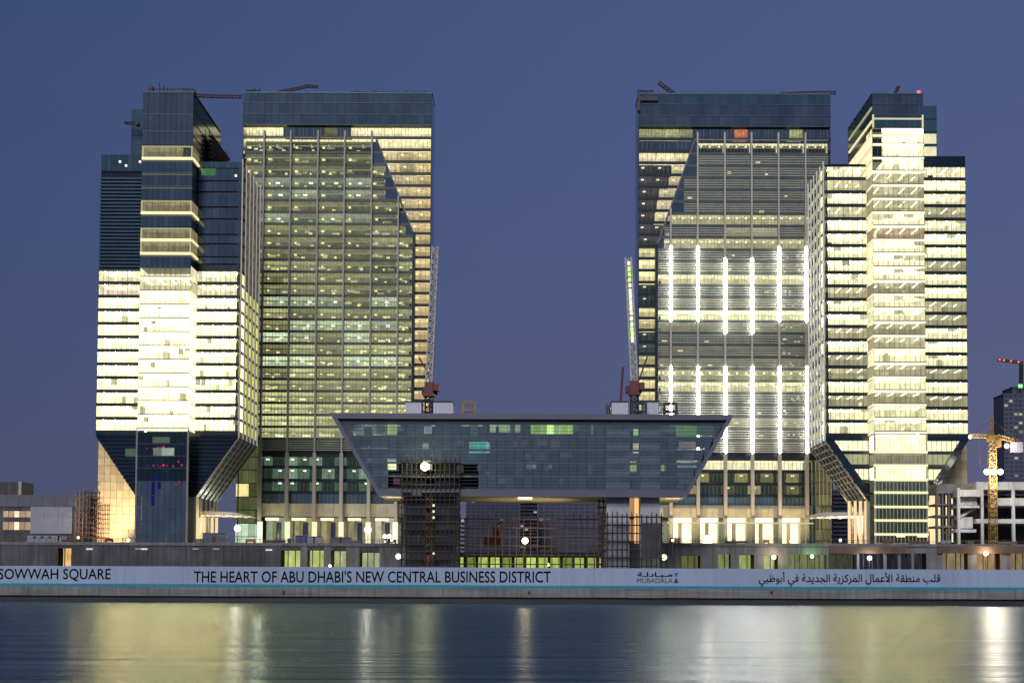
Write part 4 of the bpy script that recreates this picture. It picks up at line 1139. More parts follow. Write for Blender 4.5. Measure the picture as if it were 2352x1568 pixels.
# roof plant boxes and lifting frames
def roofbox(pa, pb, label):
    t_ = thing('plant_box', label, 'plant box', (X((pa + pb) / 2, 935, EY + 6), EY + 6, tz))
    xa, xb = X(pa, 935, EY + 6), X(pb, 935, EY + 6)
    zt = Z(923, EY + 6, pa)
    n = 6
    for i in range(n): box('cladding_panel', 'box_white', lerp(xa, xb, i / n) + .02, lerp(xa, xb, (i + 1) / n) - .02, EY + 6, EY + 14, tz, zt, t_)
    box('rail', 'steel_dark', xa - .1, xb + .1, EY + 5.8, EY + 14, zt, zt + .3, t_)
    return t_
roofbox(931, 968, 'white plant box on the exchange roof beside the white lattice boom crane, left half')
roofbox(995, 1040, 'white plant box on the exchange roof between the white lattice boom crane and orange frame')
roofbox(1405, 1443, 'white plant box on the exchange roof beside the lit lattice boom crane, near red derrick')
roofbox(1478, 1512, 'white plant box on the exchange roof beside the rear tower with light tubes')
def lift_frame(px, w, label, mat):
    c = P(px, 948, EY + 3)
    t_ = thing('lifting_frame', label, 'frame', (c.x, EY + 3, tz))
    x0, x1 = X(px - w, 948, EY + 3), X(px + w, 948, EY + 3)
    zt = Z(926, EY + 3, px)
    for xx in (x0, x1):
        for yy in (EY + 2, EY + 5):
            box('post', mat, xx - .2, xx + .2, yy - .2, yy + .2, tz, zt, t_)
    for yy in (EY + 2, EY + 5):
        for z_ in (zt, lerp(tz, zt, .35)):
            box('beam', mat, x0, x1, yy - .2, yy + .2, z_ - .2, z_ + .2, t_)
    for f in (.25, .5, .75): box('stanchion', mat, lerp(x0, x1, f) - .1, lerp(x0, x1, f) + .1, EY + 3.4, EY + 3.6, zt, zt + 1.2, t_)
lift_frame(1077, 14, 'orange steel lifting frame on the middle of the exchange roof', 'crane_yellow')
lift_frame(1468, 16, 'black steel lifting frame on the exchange roof beneath the lit lattice boom', 'steel_dark')
lift_frame(1540, 14, 'rusty steel lifting frame on the exchange roof beside the first light tube', 'steel_rust')

# ------------------------------------------------------------------ cranes
def boom_crane(label, base_px, base_py, tip_px, tip_py, Yc, mat, lit):
    c = P(base_px, 948, Yc)
    t_ = thing('luffing_crane', label, 'crane', (c.x, Yc, tz))
    zb = Z(base_py, Yc, base_px)
    lattice(MB(), (c.x, Yc, tz), (c.x, Yc, zb - 2.2), 2.0, 4, .22).build('mast', 'steel_dark', t_)
    MB().box(c.x - 1.6, c.x + 1.6, Yc - 1.6, Yc + 1.6, zb - 2.2, zb - 1.4).box(c.x - 1.2, c.x + 1.2, Yc - 1.3, Yc + 1.3, zb - 1.4, zb + 1.8).build('slewing_unit', 'crane_red', t_)
    MB().box(c.x + 1.3, c.x + 2.8, Yc - 1, Yc + 1.6, zb - .6, zb + 1.4).build('cab', 'crane_red', t_)
    tp = P(tip_px, tip_py, Yc)
    boom = lattice(MB(), (c.x, Yc, zb + 1.6), tuple(tp), 1.7, 26, .26).build('boom', mat, t_)
    MB().bar((c.x + 1.2, Yc + 1, zb + 1.8), (c.x - (tp.x - c.x) * 3 + (1.5 if tp.x > c.x else -1.5), Yc + 1, zb + 9), .3).build('back_mast', 'crane_red', t_)
    MB().box(c.x - 2.2, c.x + 2.2, Yc + 1.4, Yc + 4, zb - 1.2, zb + .8).build('counterweight', 'steel_dark', t_)
    if lit:
        for i in range(15):
            q = Vector((c.x, Yc, zb + 1.6)).lerp(tp, .33 + .62 * i / 14)
            g_ = (.85, 1.5, .35) if i in (1, 2, 11, 12, 13) else (1.15, 1.15, .85)
            box('boom_lamp', 'lamp', q.x - .38, q.x + .38, Yc - 1.15, Yc - .95, q.z - .55 - .5 * random.random(), q.z + .5, boom, g_)
    return t_
boom_crane('crane with steep white lattice boom above red slewing unit, beside the dim green rear tower', 985, 893, 1000, 567, EY + 9, 'crane_white', False)
boom_crane('crane with lit green-white lattice boom beside the tower of light tubes', 1457, 890, 1443, 592, EY + 9, 'crane_white', True)
c = P(1423, 918, EY + 10); tp = P(1431, 842, EY + 10)
t_ = thing('derrick', 'slim red derrick boom leaning above the right half of the exchange roof', 'derrick', (c.x, EY + 10, tz))
lattice(MB(), (c.x, EY + 10, tz), tuple(tp), .5, 14, .12).build('boom', 'crane_red', t_)
lattice(MB(), (c.x - 3.2, EY + 10, tz), (c.x - 3.2, EY + 10, tz + 4), .9, 3, .15).build('tower_frame', 'steel_rust', t_)
MB().box(c.x - 3.6, c.x + .8, EY + 9.5, EY + 10.5, tz, tz + .5).build('base_frame', 'steel_dark', t_)

def facade_rig(name, label, pts, Yc, w, mat, foot_w, zroof):
    """roof-top maintenance crane: a base carriage and a boom through picture points"""
    q = [P(px, py, Yc) for px, py in pts]
    t_ = thing(name, label, 'crane', (q[0].x, Yc, zroof))
    MB().box(q[0].x - foot_w, q[0].x + foot_w, Yc - 1.2, Yc + 1.2, zroof, zroof + .9).box(q[0].x - foot_w * .5, q[0].x + foot_w * .5, Yc - .8, Yc + .8, zroof + .9, max(q[0].z, zroof + 1.4)).build('carriage', 'steel_dark', t_)
    for a, b_ in zip(q[:-1], q[1:]):
        lattice(MB(), a, b_, w, max(4, int((b_ - a).length / 1.6)), .15).build('boom', mat, t_)
    return t_
FZ, RZ, RZ2, FZ2 = FL['zshaft'] + .35, RL['ztop'] + .4, RR['ztop'] + .4, FR['zshaft'] + .35
facade_rig('maintenance_crane', 'horizontal maintenance boom reaching from the dark-topped front tower roof towards the green rear tower', [(440, 219), (500, 222), (556, 222.5)], 452, .8, 'steel_brown', 1.2, FZ)
facade_rig('maintenance_crane', 'maintenance crane with low raised boom on the roof of the green rear tower', [(640, 212), (672, 206), (708, 198), (732, 200)], 524, .8, 'steel_brown', 2.0, RZ)
facade_rig('maintenance_crane', 'maintenance crane with steep boom on the left roof corner of the tower of light tubes', [(1547, 215), (1530, 203), (1512, 189)], 524, 1.1, 'steel_brown', 2.4, RZ2)
facade_rig('maintenance_crane', 'maintenance crane with long flat boom overhanging the tower of light tubes', [(1800, 217), (1850, 214), (1921, 213.5)], 522, .9, 'steel_brown', 1.6, RZ2)
facade_rig('maintenance_crane', 'small maintenance crane with short boom on the brightly lit front tower roof', [(2056, 216), (2062, 203), (2064, 199)], 460, .9, 'steel_brown', 1.4, FZ2)
facade_rig('maintenance_crane', 'tiny maintenance boom sticking out from the teal back core of the dark-topped front tower', [(316, 283), (290, 283), (286, 280)], 480, .7, 'steel_brown', .5, Z(283, 480, 316) - .9)
# roof rigs, guard rails
def guard_rail(label, px0, px1, py, Yc, h, n, zroof, mat='steel_brown', messy=.5):
    xa, xb = X(px0, py, Yc), X(px1, py, Yc)
    t_ = thing('roof_scaffold', label, 'scaffold', ((xa + xb) / 2, Yc, zroof))
    for i in range(n):
        xx = lerp(xa, xb, i / (n - 1)); hh = h * random.uniform(1 - messy, 1 + messy)
        MB().bar((xx, Yc, zroof), (xx + random.uniform(-.6, .6) * messy, Yc, zroof + hh), .24).build('post', mat, t_)
    for f in (.35, .75): MB().bar((xa, Yc, zroof + h * f), (xb, Yc, zroof + h * f), .18).build('rail', mat, t_)
    return t_
random.seed(8)
t_ = guard_rail('rusty scaffold rail with loose poles along the dark-topped front tower roof', 341, 446, 200, 453, 2.4, 13, FZ, 'steel_brown', .6)
box('edge_protection', 'steel_dark', X(342, 205, 453), X(443, 205, 453), 453.2, 453.6, FZ, FZ + 1.3, t_)
MB().box(X(341, 196, 453), X(349, 196, 453), 453.8, 456, FZ, FZ + 3).build('toolbox', 'steel_brown', t_)
t_ = guard_rail('dark equipment cradle on the left roof corner of the green rear tower', 565, 597, 207, 522, 1.8, 6, RZ, 'steel_dark', .4)
box('edge_protection', 'steel_dark', X(565, 210, 522), X(596, 210, 522), 522.3, 524, RZ, RZ + 1.4, t_)
t_ = guard_rail('light rail with posts along the right roof edge of the green rear tower', 805, 993, 210, 521, 1.0, 24, RZ, 'steel_dark', .5)
t_ = guard_rail('dark corner cradle on the left roof corner of the tower of light tubes', 1466, 1500, 214, 519.5, 1.3, 6, RZ2, 'steel_dark', .4)
MB().box(X(1464, 225, 518.6), X(1470, 225, 518.6), 517.6, 518.7, Z(255, 518, 1465), RZ2).build('hanging_mast', 'steel_dark', t_)
MB().box(X(1466, 225, 518.6), X(1510, 225, 518.6), 517.9, 518.7, Z(231, 518, 1465), Z(222, 518, 1465)).build('cradle_platform', 'steel_dark', t_)
c = P(2110, 213, 455)
t_ = thing('warning_light', 'red aircraft warning light on the brightly lit front tower roof corner', 'warning light', (c.x, 455, FZ2))
box('stem', 'steel_dark', c.x - .08, c.x + .08, 454.9, 455.1, FZ2, c.z - .3, t_); box('lens', 'lamp', c.x - .4, c.x + .4, 454.6, 455.4, c.z - .3, c.z + .5, t_, (3.0, .25, .45))
# brown scaffold hung on the rear half of the dark-topped tower's shaft
xx = FL['xsi'] + .6
t_ = thing('facade_scaffold', 'rusty brown scaffold with netting on the side of the dark-topped front tower shaft', 'scaffold', (xx, 480, FL['zin']))
za, zb = FL['zin'] + .5, FL['zshaft'] - 7.5
for i in range(9):
    y = lerp(470, 496, i / 8)
    for off in (0, 1.3): MB().bar((xx + off, y, za), (xx + off, y, zb + random.uniform(-1, 2.5)), .16).build('upright', 'steel_rust', t_)
nz = 9
for j in range(nz):
    z_ = lerp(za, zb, j / (nz - 1))
    box('deck', 'steel_brown', xx, xx + 1.4, 469, 497, z_ - .15, z_ + .1, t_)
    if j < nz - 1: box('netting', 'steel_brown', xx + .6, xx + .7, 470, 496, z_ + .4, lerp(za, zb, (j + 1) / (nz - 1)) - .4, t_)

# ------------------------------------------------------------------ scaffolds round the piers
def scaffold(label, pa, pb, ytop, ybot, Yc, nx, nz, depth=1.6, mat='steel_dark', rows=2, deck=True):
    xa, xb = X(pa, 1240, Yc), X(pb, 1240, Yc)
    z0, z1 = (GZ if ybot is None else Z(ybot, Yc, pa)), Z(ytop, Yc, pa)
    t_ = thing('scaffold', label, 'scaffold', ((xa + xb) / 2, Yc, z0), )
    for r_ in range(rows):
        y = Yc + depth * r_
        for i in range(nx):
            xx = lerp(xa, xb, i / (nx - 1))
            MB().bar((xx, y, z0), (xx, y, z1 + random.uniform(.2, 1.6)), .17).build('upright', mat, t_)
        for j in range(nz):
            z_ = lerp(z0 + 1.5, z1, j / (nz - 1))
            MB().bar((xa - .5, y, z_), (xb + .5, y, z_), .19).build('ledger', mat, t_)
    if deck:
        for j in range(0, nz, 2):
            z_ = lerp(z0 + 1.5, z1, j / (nz - 1))
            n = max(2, nx // 2)
            for i in range(n):
                if random.random() < .85: box('deck', 'deck_wood', lerp(xa, xb, i / n) + .1, lerp(xa, xb, (i + 1) / n) - .1, Yc + .1, Yc + depth - .1, z_ + .1, z_ + .2, t_)
    return t_
random.seed(17)
scaffold('tall dark scaffold wrapped round the left pier of the exchange building', 922, 1054, 1062, None, EY - 2.0, 13, 17)
scaffold('dark scaffold round the lower half of the right pier of the exchange building', 1384, 1520, 1186, None, EY - 2.0, 13, 9)
scaffold('low wide rusty scaffold spanning between the two piers under the exchange building', 1056, 1382, 1190, None, EY + 8, 21, 8, 2.5, 'steel_brown', 2, False)
sc_ = scaffold('rusty side scaffold at the inner face of the right exchange pier', 1376, 1396, 1150, None, EY + 4, 3, 14, 2.0, 'steel_rust')
c0, c1 = P(1473, 1200, EY - 2.5), P(1519, 1282, EY - 2.5)
nt_ = thing('debris_net', 'dark green debris net hung on the scaffold of the right exchange pier', 'net', ((c0.x + c1.x) / 2, EY - 2.5, c1.z))
for i in range(4):
    box('net_sheet', 'steel_dark', lerp(c0.x, c1.x, i / 4) + .03, lerp(c0.x, c1.x, (i + 1) / 4) - .03, EY - 2.5 - .08 * (i % 2), EY - 2.35, c1.z, c0.z, nt_)
# tie rods hoist on the left pier
c = P(986, 1210, EY - .5)
t_ = thing('site_hoist', 'narrow builders hoist mast with small lamps up the left exchange pier', 'hoist', (c.x, EY - .4, GZ))
lattice(MB(), (c.x, EY - .2, GZ), (c.x, EY - .2, Z(1135, EY, 986)), 1.5, 20, .14).build('mast', 'crane_yellow', t_)
for py in (1160, 1174, 1188, 1270): 
    q = P(996, py, EY - 1); box('lamp', 'lamp', q.x - .25, q.x + .25, EY - 1.2, EY - 1, q.z - .3, q.z + .3, t_, (1.2, 1.2, 1.0))
box('car', 'crane_red', c.x - 1.2, c.x + 1.2, EY - 1.2, EY + .2, Z(1292, EY, 986), Z(1272, EY, 986), t_)

# low lit site level behind the scaffold, between the piers
sy = 470.0
lv_ = thing('site_level', 'low unfinished level with green lit openings seen through the scaffold under the exchange building', 'building', (0, sy, GZ))
xa, xb = X(1040, 1290, sy), X(1400, 1290, sy)
zt = Z(1279, sy, 1220)
box('beam', 'concrete', xa, xb, sy - 1, sy + 30, zt, Z(1268, sy, 1220), lv_)
n = 13
for i in range(n):
    u, v = lerp(xa, xb, i / n), lerp(xa, xb, (i + 1) / n)
    k = random.choice([1, .6, .35, .85, .15, .7])
    room('lit_bay', u + .4, v - .4, sy + 2, 6, GZ, zt - .1, (.62 * k, .78 * k, .16 * k), lv_)
    box('column', 'concrete', v - .45, v + .45, sy - .3, sy + .8, GZ, zt, lv_)
for (pa, pb) in ((1125, 1150), (1240, 1275), (1350, 1385)):
    box('upstand', 'beige', X(pa, 1265, sy), X(pb, 1265, sy), sy - .6, sy + 2, Z(1268, sy, 1220) + .01, Z(1261, sy, 1220), lv_)
c = P(1131, 1250, 462)
t_ = thing('orange_machine', 'orange concrete pump standing behind the rusty scaffold near the left pier', 'machine', (c.x, 462, Z(1254, 462, 1131)))
MB().box(c.x - 2.6, c.x + 2.6, 461, 464, c.z - .6, c.z + 2.2).build('body', 'orange', t_)
MB().box(c.x + .2, c.x + 2.2, 461.4, 463.6, c.z + 2.2, c.z + 5.8).build('hopper', 'orange', t_)
MB().bar((c.x + 1.2, 462, c.z + 5.8), (c.x + 2.8, 462, c.z + 7.2), .4).build('arm', 'crane_red', t_)

# ------------------------------------------------------------------ far buildings
def far_block(label, pa, pb, ytop, Yc, nst, ncol, wall, lit, rib=True, depth=25, ybase=None):
    xa, xb = X(pa, 1240, Yc), X(pb, 1240, Yc); zt = Z(ytop, Yc, pa)
    t_ = thing('apartment_block', label, 'building', ((xa + xb) / 2, Yc, GZ))
    box('body', wall, xa, xb, Yc, Yc + depth, GZ, zt, t_)
    box('roof_edge', wall, xa - .4, xb + .4, Yc - .4, Yc + depth, zt, zt + .8, t_)
    sh = (zt - GZ) / nst
    zmin = Z(1300, Yc, pa)
    for j in range(nst):
        z0 = GZ + j * sh
        if z0 < zmin: continue
        for i in range(ncol):
            u, v = lerp(xa, xb, (i + .15) / ncol), lerp(xa, xb, (i + .85) / ncol)
            if random.random() < lit: box('window', 'room_flat', u, v, Yc - .08, Yc - .02, z0 + sh * .3, z0 + sh * .8, t_, random.choice([(.35, .38, .22), (.5, .45, .3), (.2, .24, .2)]))
            else: box('window', 'far_dark', u, v, Yc - .08, Yc - .02, z0 + sh * .3, z0 + sh * .8, t_)
        if rib: box('balcony', wall, xa - .2, xb + .2, Yc - 1.2, Yc - .1, z0, z0 + sh * .22, t_)
    return t_
random.seed(23)
far_block('blue-grey apartment block with balcony lines seen under the exchange building, left', 1070, 1192, 1140, 760, 26, 11, 'far_wall', .02, False)
far_block('narrow apartment block with a column of lit stair windows under the exchange building', 1194, 1234, 1140, 740, 26, 4, 'far_wall', .12)
far_block('wide dark apartment block behind the scaffold beside the right exchange pier', 1236, 1396, 1146, 780, 24, 12, 'far_wall', .015, False)
t_ = far_block('pale narrow block in the far gap beside the left exchange pier', 1052, 1066, 1190, 860, 16, 2, 'panel_white', .02)
t_ = far_block('purple-grey slab block behind the fins of the brightly lit front tower', 1893, 1948, 1128, 700, 24, 7, 'far_wall', .03)
far_block('distant dark tower with scattered lit windows beyond the yellow tower crane', 2309, 2420, 906, 1150, 44, 10, 'far_wall', .12, False)
t_ = far_block('distant tower crown block with green glow at the right edge', 2330, 2420, 890, 1160, 46, 8, 'far_wall', .05, False)
c = P(2338, 884, 1150)
t_ = thing('tower_crane', 'distant crane boom with red lights above the far dark tower', 'crane', (c.x, 1149, Z(890, 1149, 2338)))
q0, q1 = P(2292, 826, 1149), P(2350, 833, 1149)
lattice(MB(), (X(2345, 880, 1149), 1149, Z(890, 1149, 2345)), (q1.x - 1.5, 1149, q1.z - 1), 2, 12, .5).build('mast', 'steel_dark', t_)
lattice(MB(), q0, q1, 1.6, 12, .4).build('boom', 'steel_brown', t_)
for f in (.05, .22, .5, .8): 
    q = q0.lerp(q1, f); box('red_light', 'lamp', q.x - .7, q.x + .7, 1147.5, 1148, q.z - .6, q.z + .6, t_, (1.6, .25, .2))
c = P(2343, 886, 1148); box('green_light', 'lamp', c.x - 1.6, c.x + 1.6, 1147, 1147.5, c.z - 1.6, c.z + 1.2, t_, (.5, 1.3, .6))

# ------------------------------------------------------------------ low building at the far left
random.seed(29)
by = 480.0
lb_ = thing('warehouse', 'low grey metal-clad building with two lit window rows left of the stone wall', 'building', (X(100, 1190, by), by, GZ))
xa, xb = X(-40, 1190, by), X(206, 1190, by)
zt, zb = Z(1136, by, 100), GZ
n = 9
for i in range(n): box('cladding_panel', 'metal_panel', lerp(xa, xb, i / n) + .03, lerp(xa, xb, (i + 1) / n) - .03, by, by + 30, Z(1163, by, 100), zt, lb_)
box('lower_wall', 'concrete_dark', xa, xb, by + .3, by + 30, zb, Z(1163, by, 100) - .02, lb_)
for i in range(3): box('white_panel', 'panel_white', X(70 + i * 32, 1200, by) + .03, X(102 + i * 32, 1200, by) - .03, by - .2, by + .28, Z(1225, by, 100), Z(1163.5, by, 100), lb_)
for (a, b_) in ((1173, 1187), (1198, 1216)):
    for i in range(5):
        box('window', 'room_flat', lerp(X(6, 1190, by), X(70, 1190, by), i / 5) + .1, lerp(X(6, 1190, by), X(70, 1190, by), (i + 1) / 5) - .1, by + .2, by + .28, Z(b_, by, 40), Z(a, by, 40), lb_, jit((.52, .36, .24) if i != 2 else (1.0, .72, .48), .35))
t_ = thing('plant_room', 'dark box room on the roof of the low metal-clad building', 'building', (X(20, 1120, by + 8), by + 8, zt))
MB().box(X(-40, 1120, by + 8), X(42, 1120, by + 8), by + 8, by + 20, zt, Z(1106, by + 8, 20)).build('walls', 'concrete_dark', t_)
MB().box(X(42.2, 1120, by + 8), X(49, 1120, by + 8), by + 8, by + 20, zt, Z(1105, by + 8, 20)).build('end_wall', 'beige', t_)
scaffold('dark brown scaffold tower between the low metal-clad building and the stone wall', 172, 222, 1130, 1245, 470, 7, 10, 2.0, 'steel_brown')
scaffold('rusty scaffold leaning against the foot of the lit stone wall', 222, 246, 1160, 1245, 468, 4, 8, 1.6, 'steel_rust')
for (pa, pb, ya, yb, mat, label) in ((62, 132, 1228, 1241, 'panel_white', 'long white site cabin on the podium before the metal-clad building'), (136, 152, 1230, 1242, 'panel_white', 'short white site cabin on the podium beside the long one')):
    c = P((pa + pb) / 2, yb, 440)
    t_ = thing('site_cabin', label, 'cabin', (c.x, 440, PZ))
    xa, xb = X(pa, yb, 440), X(pb, yb, 440)
    box('walls', mat, xa, xb, 440, 443, PZ, Z(ya, 440, pa), t_); box('roof', 'metal_panel', xa - .2, xb + .2, 439.8, 443.2, Z(ya, 440, pa), Z(ya, 440, pa) + .2, t_)
    for i in range(3): box('window', 'far_dark', lerp(xa, xb, .2 + .25 * i), lerp(xa, xb, .3 + .25 * i), 439.93, 440, PZ + .9 + .5, Z(ya, 440, pa) - .4, t_)
for (pa, pb, ya, label, m1) in ((678, 704, 1228, 'violet site container on the podium above the green lit openings', 'machine_blue'), (706, 738, 1230, 'pale site container on the podium above the green lit openings', 'panel_white'), (760, 806, 1232, 'grey site container beside the pale one on the podium', 'metal_panel'), (465, 520, 1222, 'grey site hut on the podium below the entrance canopy of the dark-topped tower', 'metal_panel')):
    t_ = thing('site_container', label, 'container', (X((pa + pb) / 2, 1240, 432), 432, PZ))
    xa, xb = X(pa, 1240, 432), X(pb, 1240, 432)
    box('walls', m1, xa, xb, 432, 434.6, PZ, Z(ya + 2, 432, pa), t_); box('roof', 'metal_panel', xa - .15, xb + .15, 431.8, 434.8, Z(ya + 2, 432, pa), Z(ya + 1, 432, pa), t_)
    box('door', 'steel_rust', lerp(xa, xb, .4), lerp(xa, xb, .55), 431.93, 432, PZ, PZ + 2, t_)

# ------------------------------------------------------------------ entrance canopies
def canopy(label, px, py, Yc, s, mat):
    q = [P(a, b_, Yc) for a, b_ in px]
    t_ = thing('entrance_canopy', label, 'canopy', (q[0].x, Yc, q[0].z))
    (x0, z0), (x1, z1), (x2, z2) = [(v.x, v.z) for v in q]
    MB().prism([(x0, z0), (x1, z1), (x2, z2), (x0, z0 + 1.3)], Yc, Yc + 12).build('canopy_roof', mat, t_)
    for i in range(6):
        xx = lerp(x0, x1, i / 6); MB().box(min(xx, xx + .3 * s), max(xx, xx + .3 * s), Yc - .1, Yc + 12, lerp(z0, z1, i / 6) - .25, lerp(z0, z1, i / 6) - .02).build('rib', 'fin', t_)
    n = 5
    for i in range(n):
        xx = lerp(x0, x1, (i + .5) / n); box('downlight', 'lamp', xx - .5, xx + .5, Yc + .5, Yc + 2, lerp(z0, z1, (i + .5) / n) - .45, lerp(z0, z1, (i + .5) / n) - .27, t_, (1.3, .95, .55))
    return t_
canopy('pale entrance canopy with downlights beside the dark-topped tower stem', ((450, 1181), (575, 1185), (540, 1176)), None, 466, 1, 'fin')
canopy('pale entrance canopy with downlights beside the stem of the brightly lit front tower', ((1993, 1184), (1853, 1187), (1890, 1176)), None, 462, -1, 'fin')
for (px_list, root, s, col) in (([(450, 460), (464, 470), (484, 490), (494, 500)], fl, 1, (1.05, .72, .40)), ([(1948, 1954), (1962, 1968), (1974, 1980), (1986, 1992)], fr, -1, (1.1, .78, .42))):
    for a, b_ in px_list:
        box('glow_strip', 'led', X(a, 1215, 459), X(b_, 1215, 459), 459, 459.3, PZ, Z(1188 if s > 0 else 1150, 459, a), root, col)  # glowing strips stand in for floodlight on the fin feet
box('glow_strip', 'led', X(2136, 1190, 456), X(2149, 1190, 456), 456, 456.4, PZ, Z(1131, 456, 2140), fr, (1.15, .85, .48))  # glowing orange strip beside the stem

# ------------------------------------------------------------------ concrete frame building and yellow crane at the right
random.seed(37)
wy = 440.0
wf = thing('concrete_frame', 'unfinished white concrete frame building behind the yellow tower crane', 'building', (X(2260, 1200, wy), wy, PZ))
def wz(py): return Z(py, wy, 2260)
x0, x1, x2 = X(2190, 1190, wy), X(2290, 1190, wy), X(2460, 1190, wy)
for (ya, yb, a, b_) in ((1124, 1140, 2203, 2260), (1106, 1124, 2244, 2420), (1160, 1166, 2200, 2250), (1143, 1160, 2290, 2420), (1191, 1201, 2242, 2420), (1215, 1222, 2196, 2242)):
    box('slab', 'white_frame', X(a, 1190, wy), X(b_, 1190, wy), wy, wy + 22, wz(yb), wz(ya), wf)
for (px, ya, yb) in ((2202, 1120, 1245), (2256, 1110, 1245), (2328, 1110, 1245), (2410, 1110, 1245)):
    box('column', 'white_frame', X(px - 3, 1190, wy), X(px + 3, 1190, wy), wy - .3, wy + .8, PZ, wz(ya), wf)
MB().prism([(X(2205, 1190, wy), wz(1186)), (X(2250, 1190, wy), wz(1160)), (X(2250, 1190, wy), wz(1166)), (X(2205, 1190, wy), wz(1192))], wy + 2, wy + 8).build('ramp', 'white_frame', wf)
for (a, b_, ya, yb) in ((2206, 2240, 1186, 1212), (2206, 2250, 1142, 1158)):
    box('inner_wall', 'white_frame', X(a, 1190, wy), X(b_, 1190, wy), wy + 2.5, wy + 3.2, wz(yb), wz(ya), wf)
box('back_wall', 'concrete_dark', x0, x2, wy + 14, wy + 15, PZ, wz(1130), wf)
for i in range(12): MB().bar((X(2205 + i * 13, 1100, wy), wy + 1, wz(1110 if i > 3 else 1124)), (X(2205 + i * 13, 1100, wy), wy + 1, wz((1110 if i > 3 else 1124) - random.uniform(4, 10))), .15).build('rebar', 'steel_rust', wf)
lb2 = thing('column_block', 'narrow concrete block with lit openings beside the foot of the brightly lit tower', 'building', (X(2175, 1200, 446), 446, PZ))
for px in (2153, 2166, 2180, 2194): box('column', 'concrete', X(px - 1.7, 1200, 446), X(px + 1.7, 1200, 446), 446, 447.5, PZ, Z(1133, 446, 2170), lb2)
for (py, h) in ((1133, 22), (1160, 4), (1186, 4), (1211, 4)): box('slab', 'concrete', X(2150, 1200, 446), X(2200, 1200, 446), 445.8, 456, Z(py, 446, 2170), Z(py - h, 446, 2170), lb2)
for j, (ya, yb) in enumerate(((1137, 1158), (1164, 1184), (1190, 1208), (1214, 1245))):
    for i, (a, b_) in enumerate(((2155, 2160), (2173, 2179), (2186, 2193))):
        box('lit_opening', 'room_flat', X(a, 1200, 450), X(b_, 1200, 450), 450, 450.3, Z(yb, 450, 2170), Z(ya, 450, 2170), lb2, jit((1.1, .85, .5) if (i + j) % 4 else (.2, .14, .08), .2))
box('rear_wall', 'steel_dark', X(2150, 1200, 455), X(2200, 1200, 455), 455, 456, PZ, Z(1120, 455, 2170), lb2)

cy_ = 432.0
c = P(2281, 1240, cy_)
yc = thing('tower_crane', 'yellow tower crane with blazing floodlights before the white concrete frame', 'crane', (c.x, cy_, PZ))
zj = Z(1003, cy_, 2281)
lattice(MB(), (c.x, cy_, PZ), (c.x, cy_, zj - 1), 2.0, 24, .15).build('mast', 'crane_yellow', yc)
MB().box(c.x - 1.4, c.x + 1.4, cy_ - 1.4, cy_ + 1.4, zj - 1.4, zj + .4).box(c.x + .6, c.x + 2.0, cy_ - 2.4, cy_ - .4, zj - 3.2, zj - 1.0).build('slewing_unit', 'crane_yellow', yc)
lattice(MB(), (c.x, cy_, zj), (c.x, cy_, Z(962, cy_, 2281)), .6, 6, .13).build('tower_head', 'crane_yellow', yc)
tip, tail = P(2226, 1001, cy_), P(2345, 1016, cy_)
lattice(MB(), (c.x - 1.5, cy_, zj + .2), tuple(tip), 1.0, 10, .13).build('jib', 'crane_yellow', yc)
lattice(MB(), (c.x + 1.5, cy_, zj + .2), tuple(tail), 1.0, 8, .13).build('counter_jib', 'crane_yellow', yc)
MB().bar((c.x, cy_, Z(964, cy_, 2281)), tuple(tip), .1).build('tie_bar', 'steel_brown', yc); MB().bar((c.x, cy_, Z(964, cy_, 2281)), tuple(tail), .1).build('tie_bar', 'steel_brown', yc)
q = P(2335, 1026, cy_); MB().box(q.x - 1.6, q.x + 1.6, cy_ - 1, cy_ + 1, q.z - 1.6, q.z + 1.4).build('counterweight', 'panel_white', yc)
MB().bar((tip.x + 3, cy_, tip.z), (tip.x + 3, cy_, tip.z - 9), .08).build('hoist_rope', 'crane_red', yc)

# ------------------------------------------------------------------ floodlights
def flood(label, px, py, Yc, size, col, power, foot, spread=None, aim=None, heads=1, rad=.4):
    c = P(px, py, Yc)
    t_ = thing('floodlight', label, 'floodlight', (c.x, Yc, foot), 'site floodlights')
    if c.z - foot > 1.0: MB().box(c.x - .09, c.x + .09, Yc + .2, Yc + .38, foot, c.z).build('pole', 'steel_dark', t_)
    MB().box(c.x - size * heads * .7, c.x + size * heads * .7, Yc + .02, Yc + .5, c.z - size * .6, c.z + size * .6).build('housing', 'steel_dark', t_)
    for i in range(heads):
        xx = c.x + (i - (heads - 1) / 2) * size * 2
        box('lens', 'lamp', xx - size * .9, xx + size * .9, Yc - .5, Yc + .3, c.z - size * .9, c.z + size * .9, t_, col, 'ball')
    if power:
        l = bpy.data.lights.new('floodlight_glow', 'SPOT' if aim else 'POINT'); l.energy = power; l.shadow_soft_size = rad if aim else 1.0
        m_ = max(col); l.color = tuple(v / m_ for v in col)
        lo_ = bpy.data.objects.new('light', l)
        pos = Vector((c.x, Yc - 1.0, c.z))
        M = Matrix.Translation(pos)
        if aim:
            l.spot_size, l.spot_blend = R(spread or 90), .8
            M = M @ (Vector(aim) - pos).to_track_quat('-Z', 'Y').to_matrix().to_4x4()
        place(lo_, M, t_)
    return t_
hot, warm_, grn = (6, 5.8, 4.8), (6, 4.8, 2.9), (2.0, 6, 1.6)
flood('blazing white floodlight on a pole under the canopy beside the dark-topped tower stem', 545, 1213, 470, 1.1, hot, 4500, PZ)
flood('blazing white floodlight before the last lobby bays of the green rear tower', 845, 1216, 500, 1.3, hot, 5000, PZ)
flood('low white floodlight glowing beside the last lobby column of the green rear tower', 889, 1231, 508, .8, (4, 3.4, 2.4), 3000, PZ, heads=2)
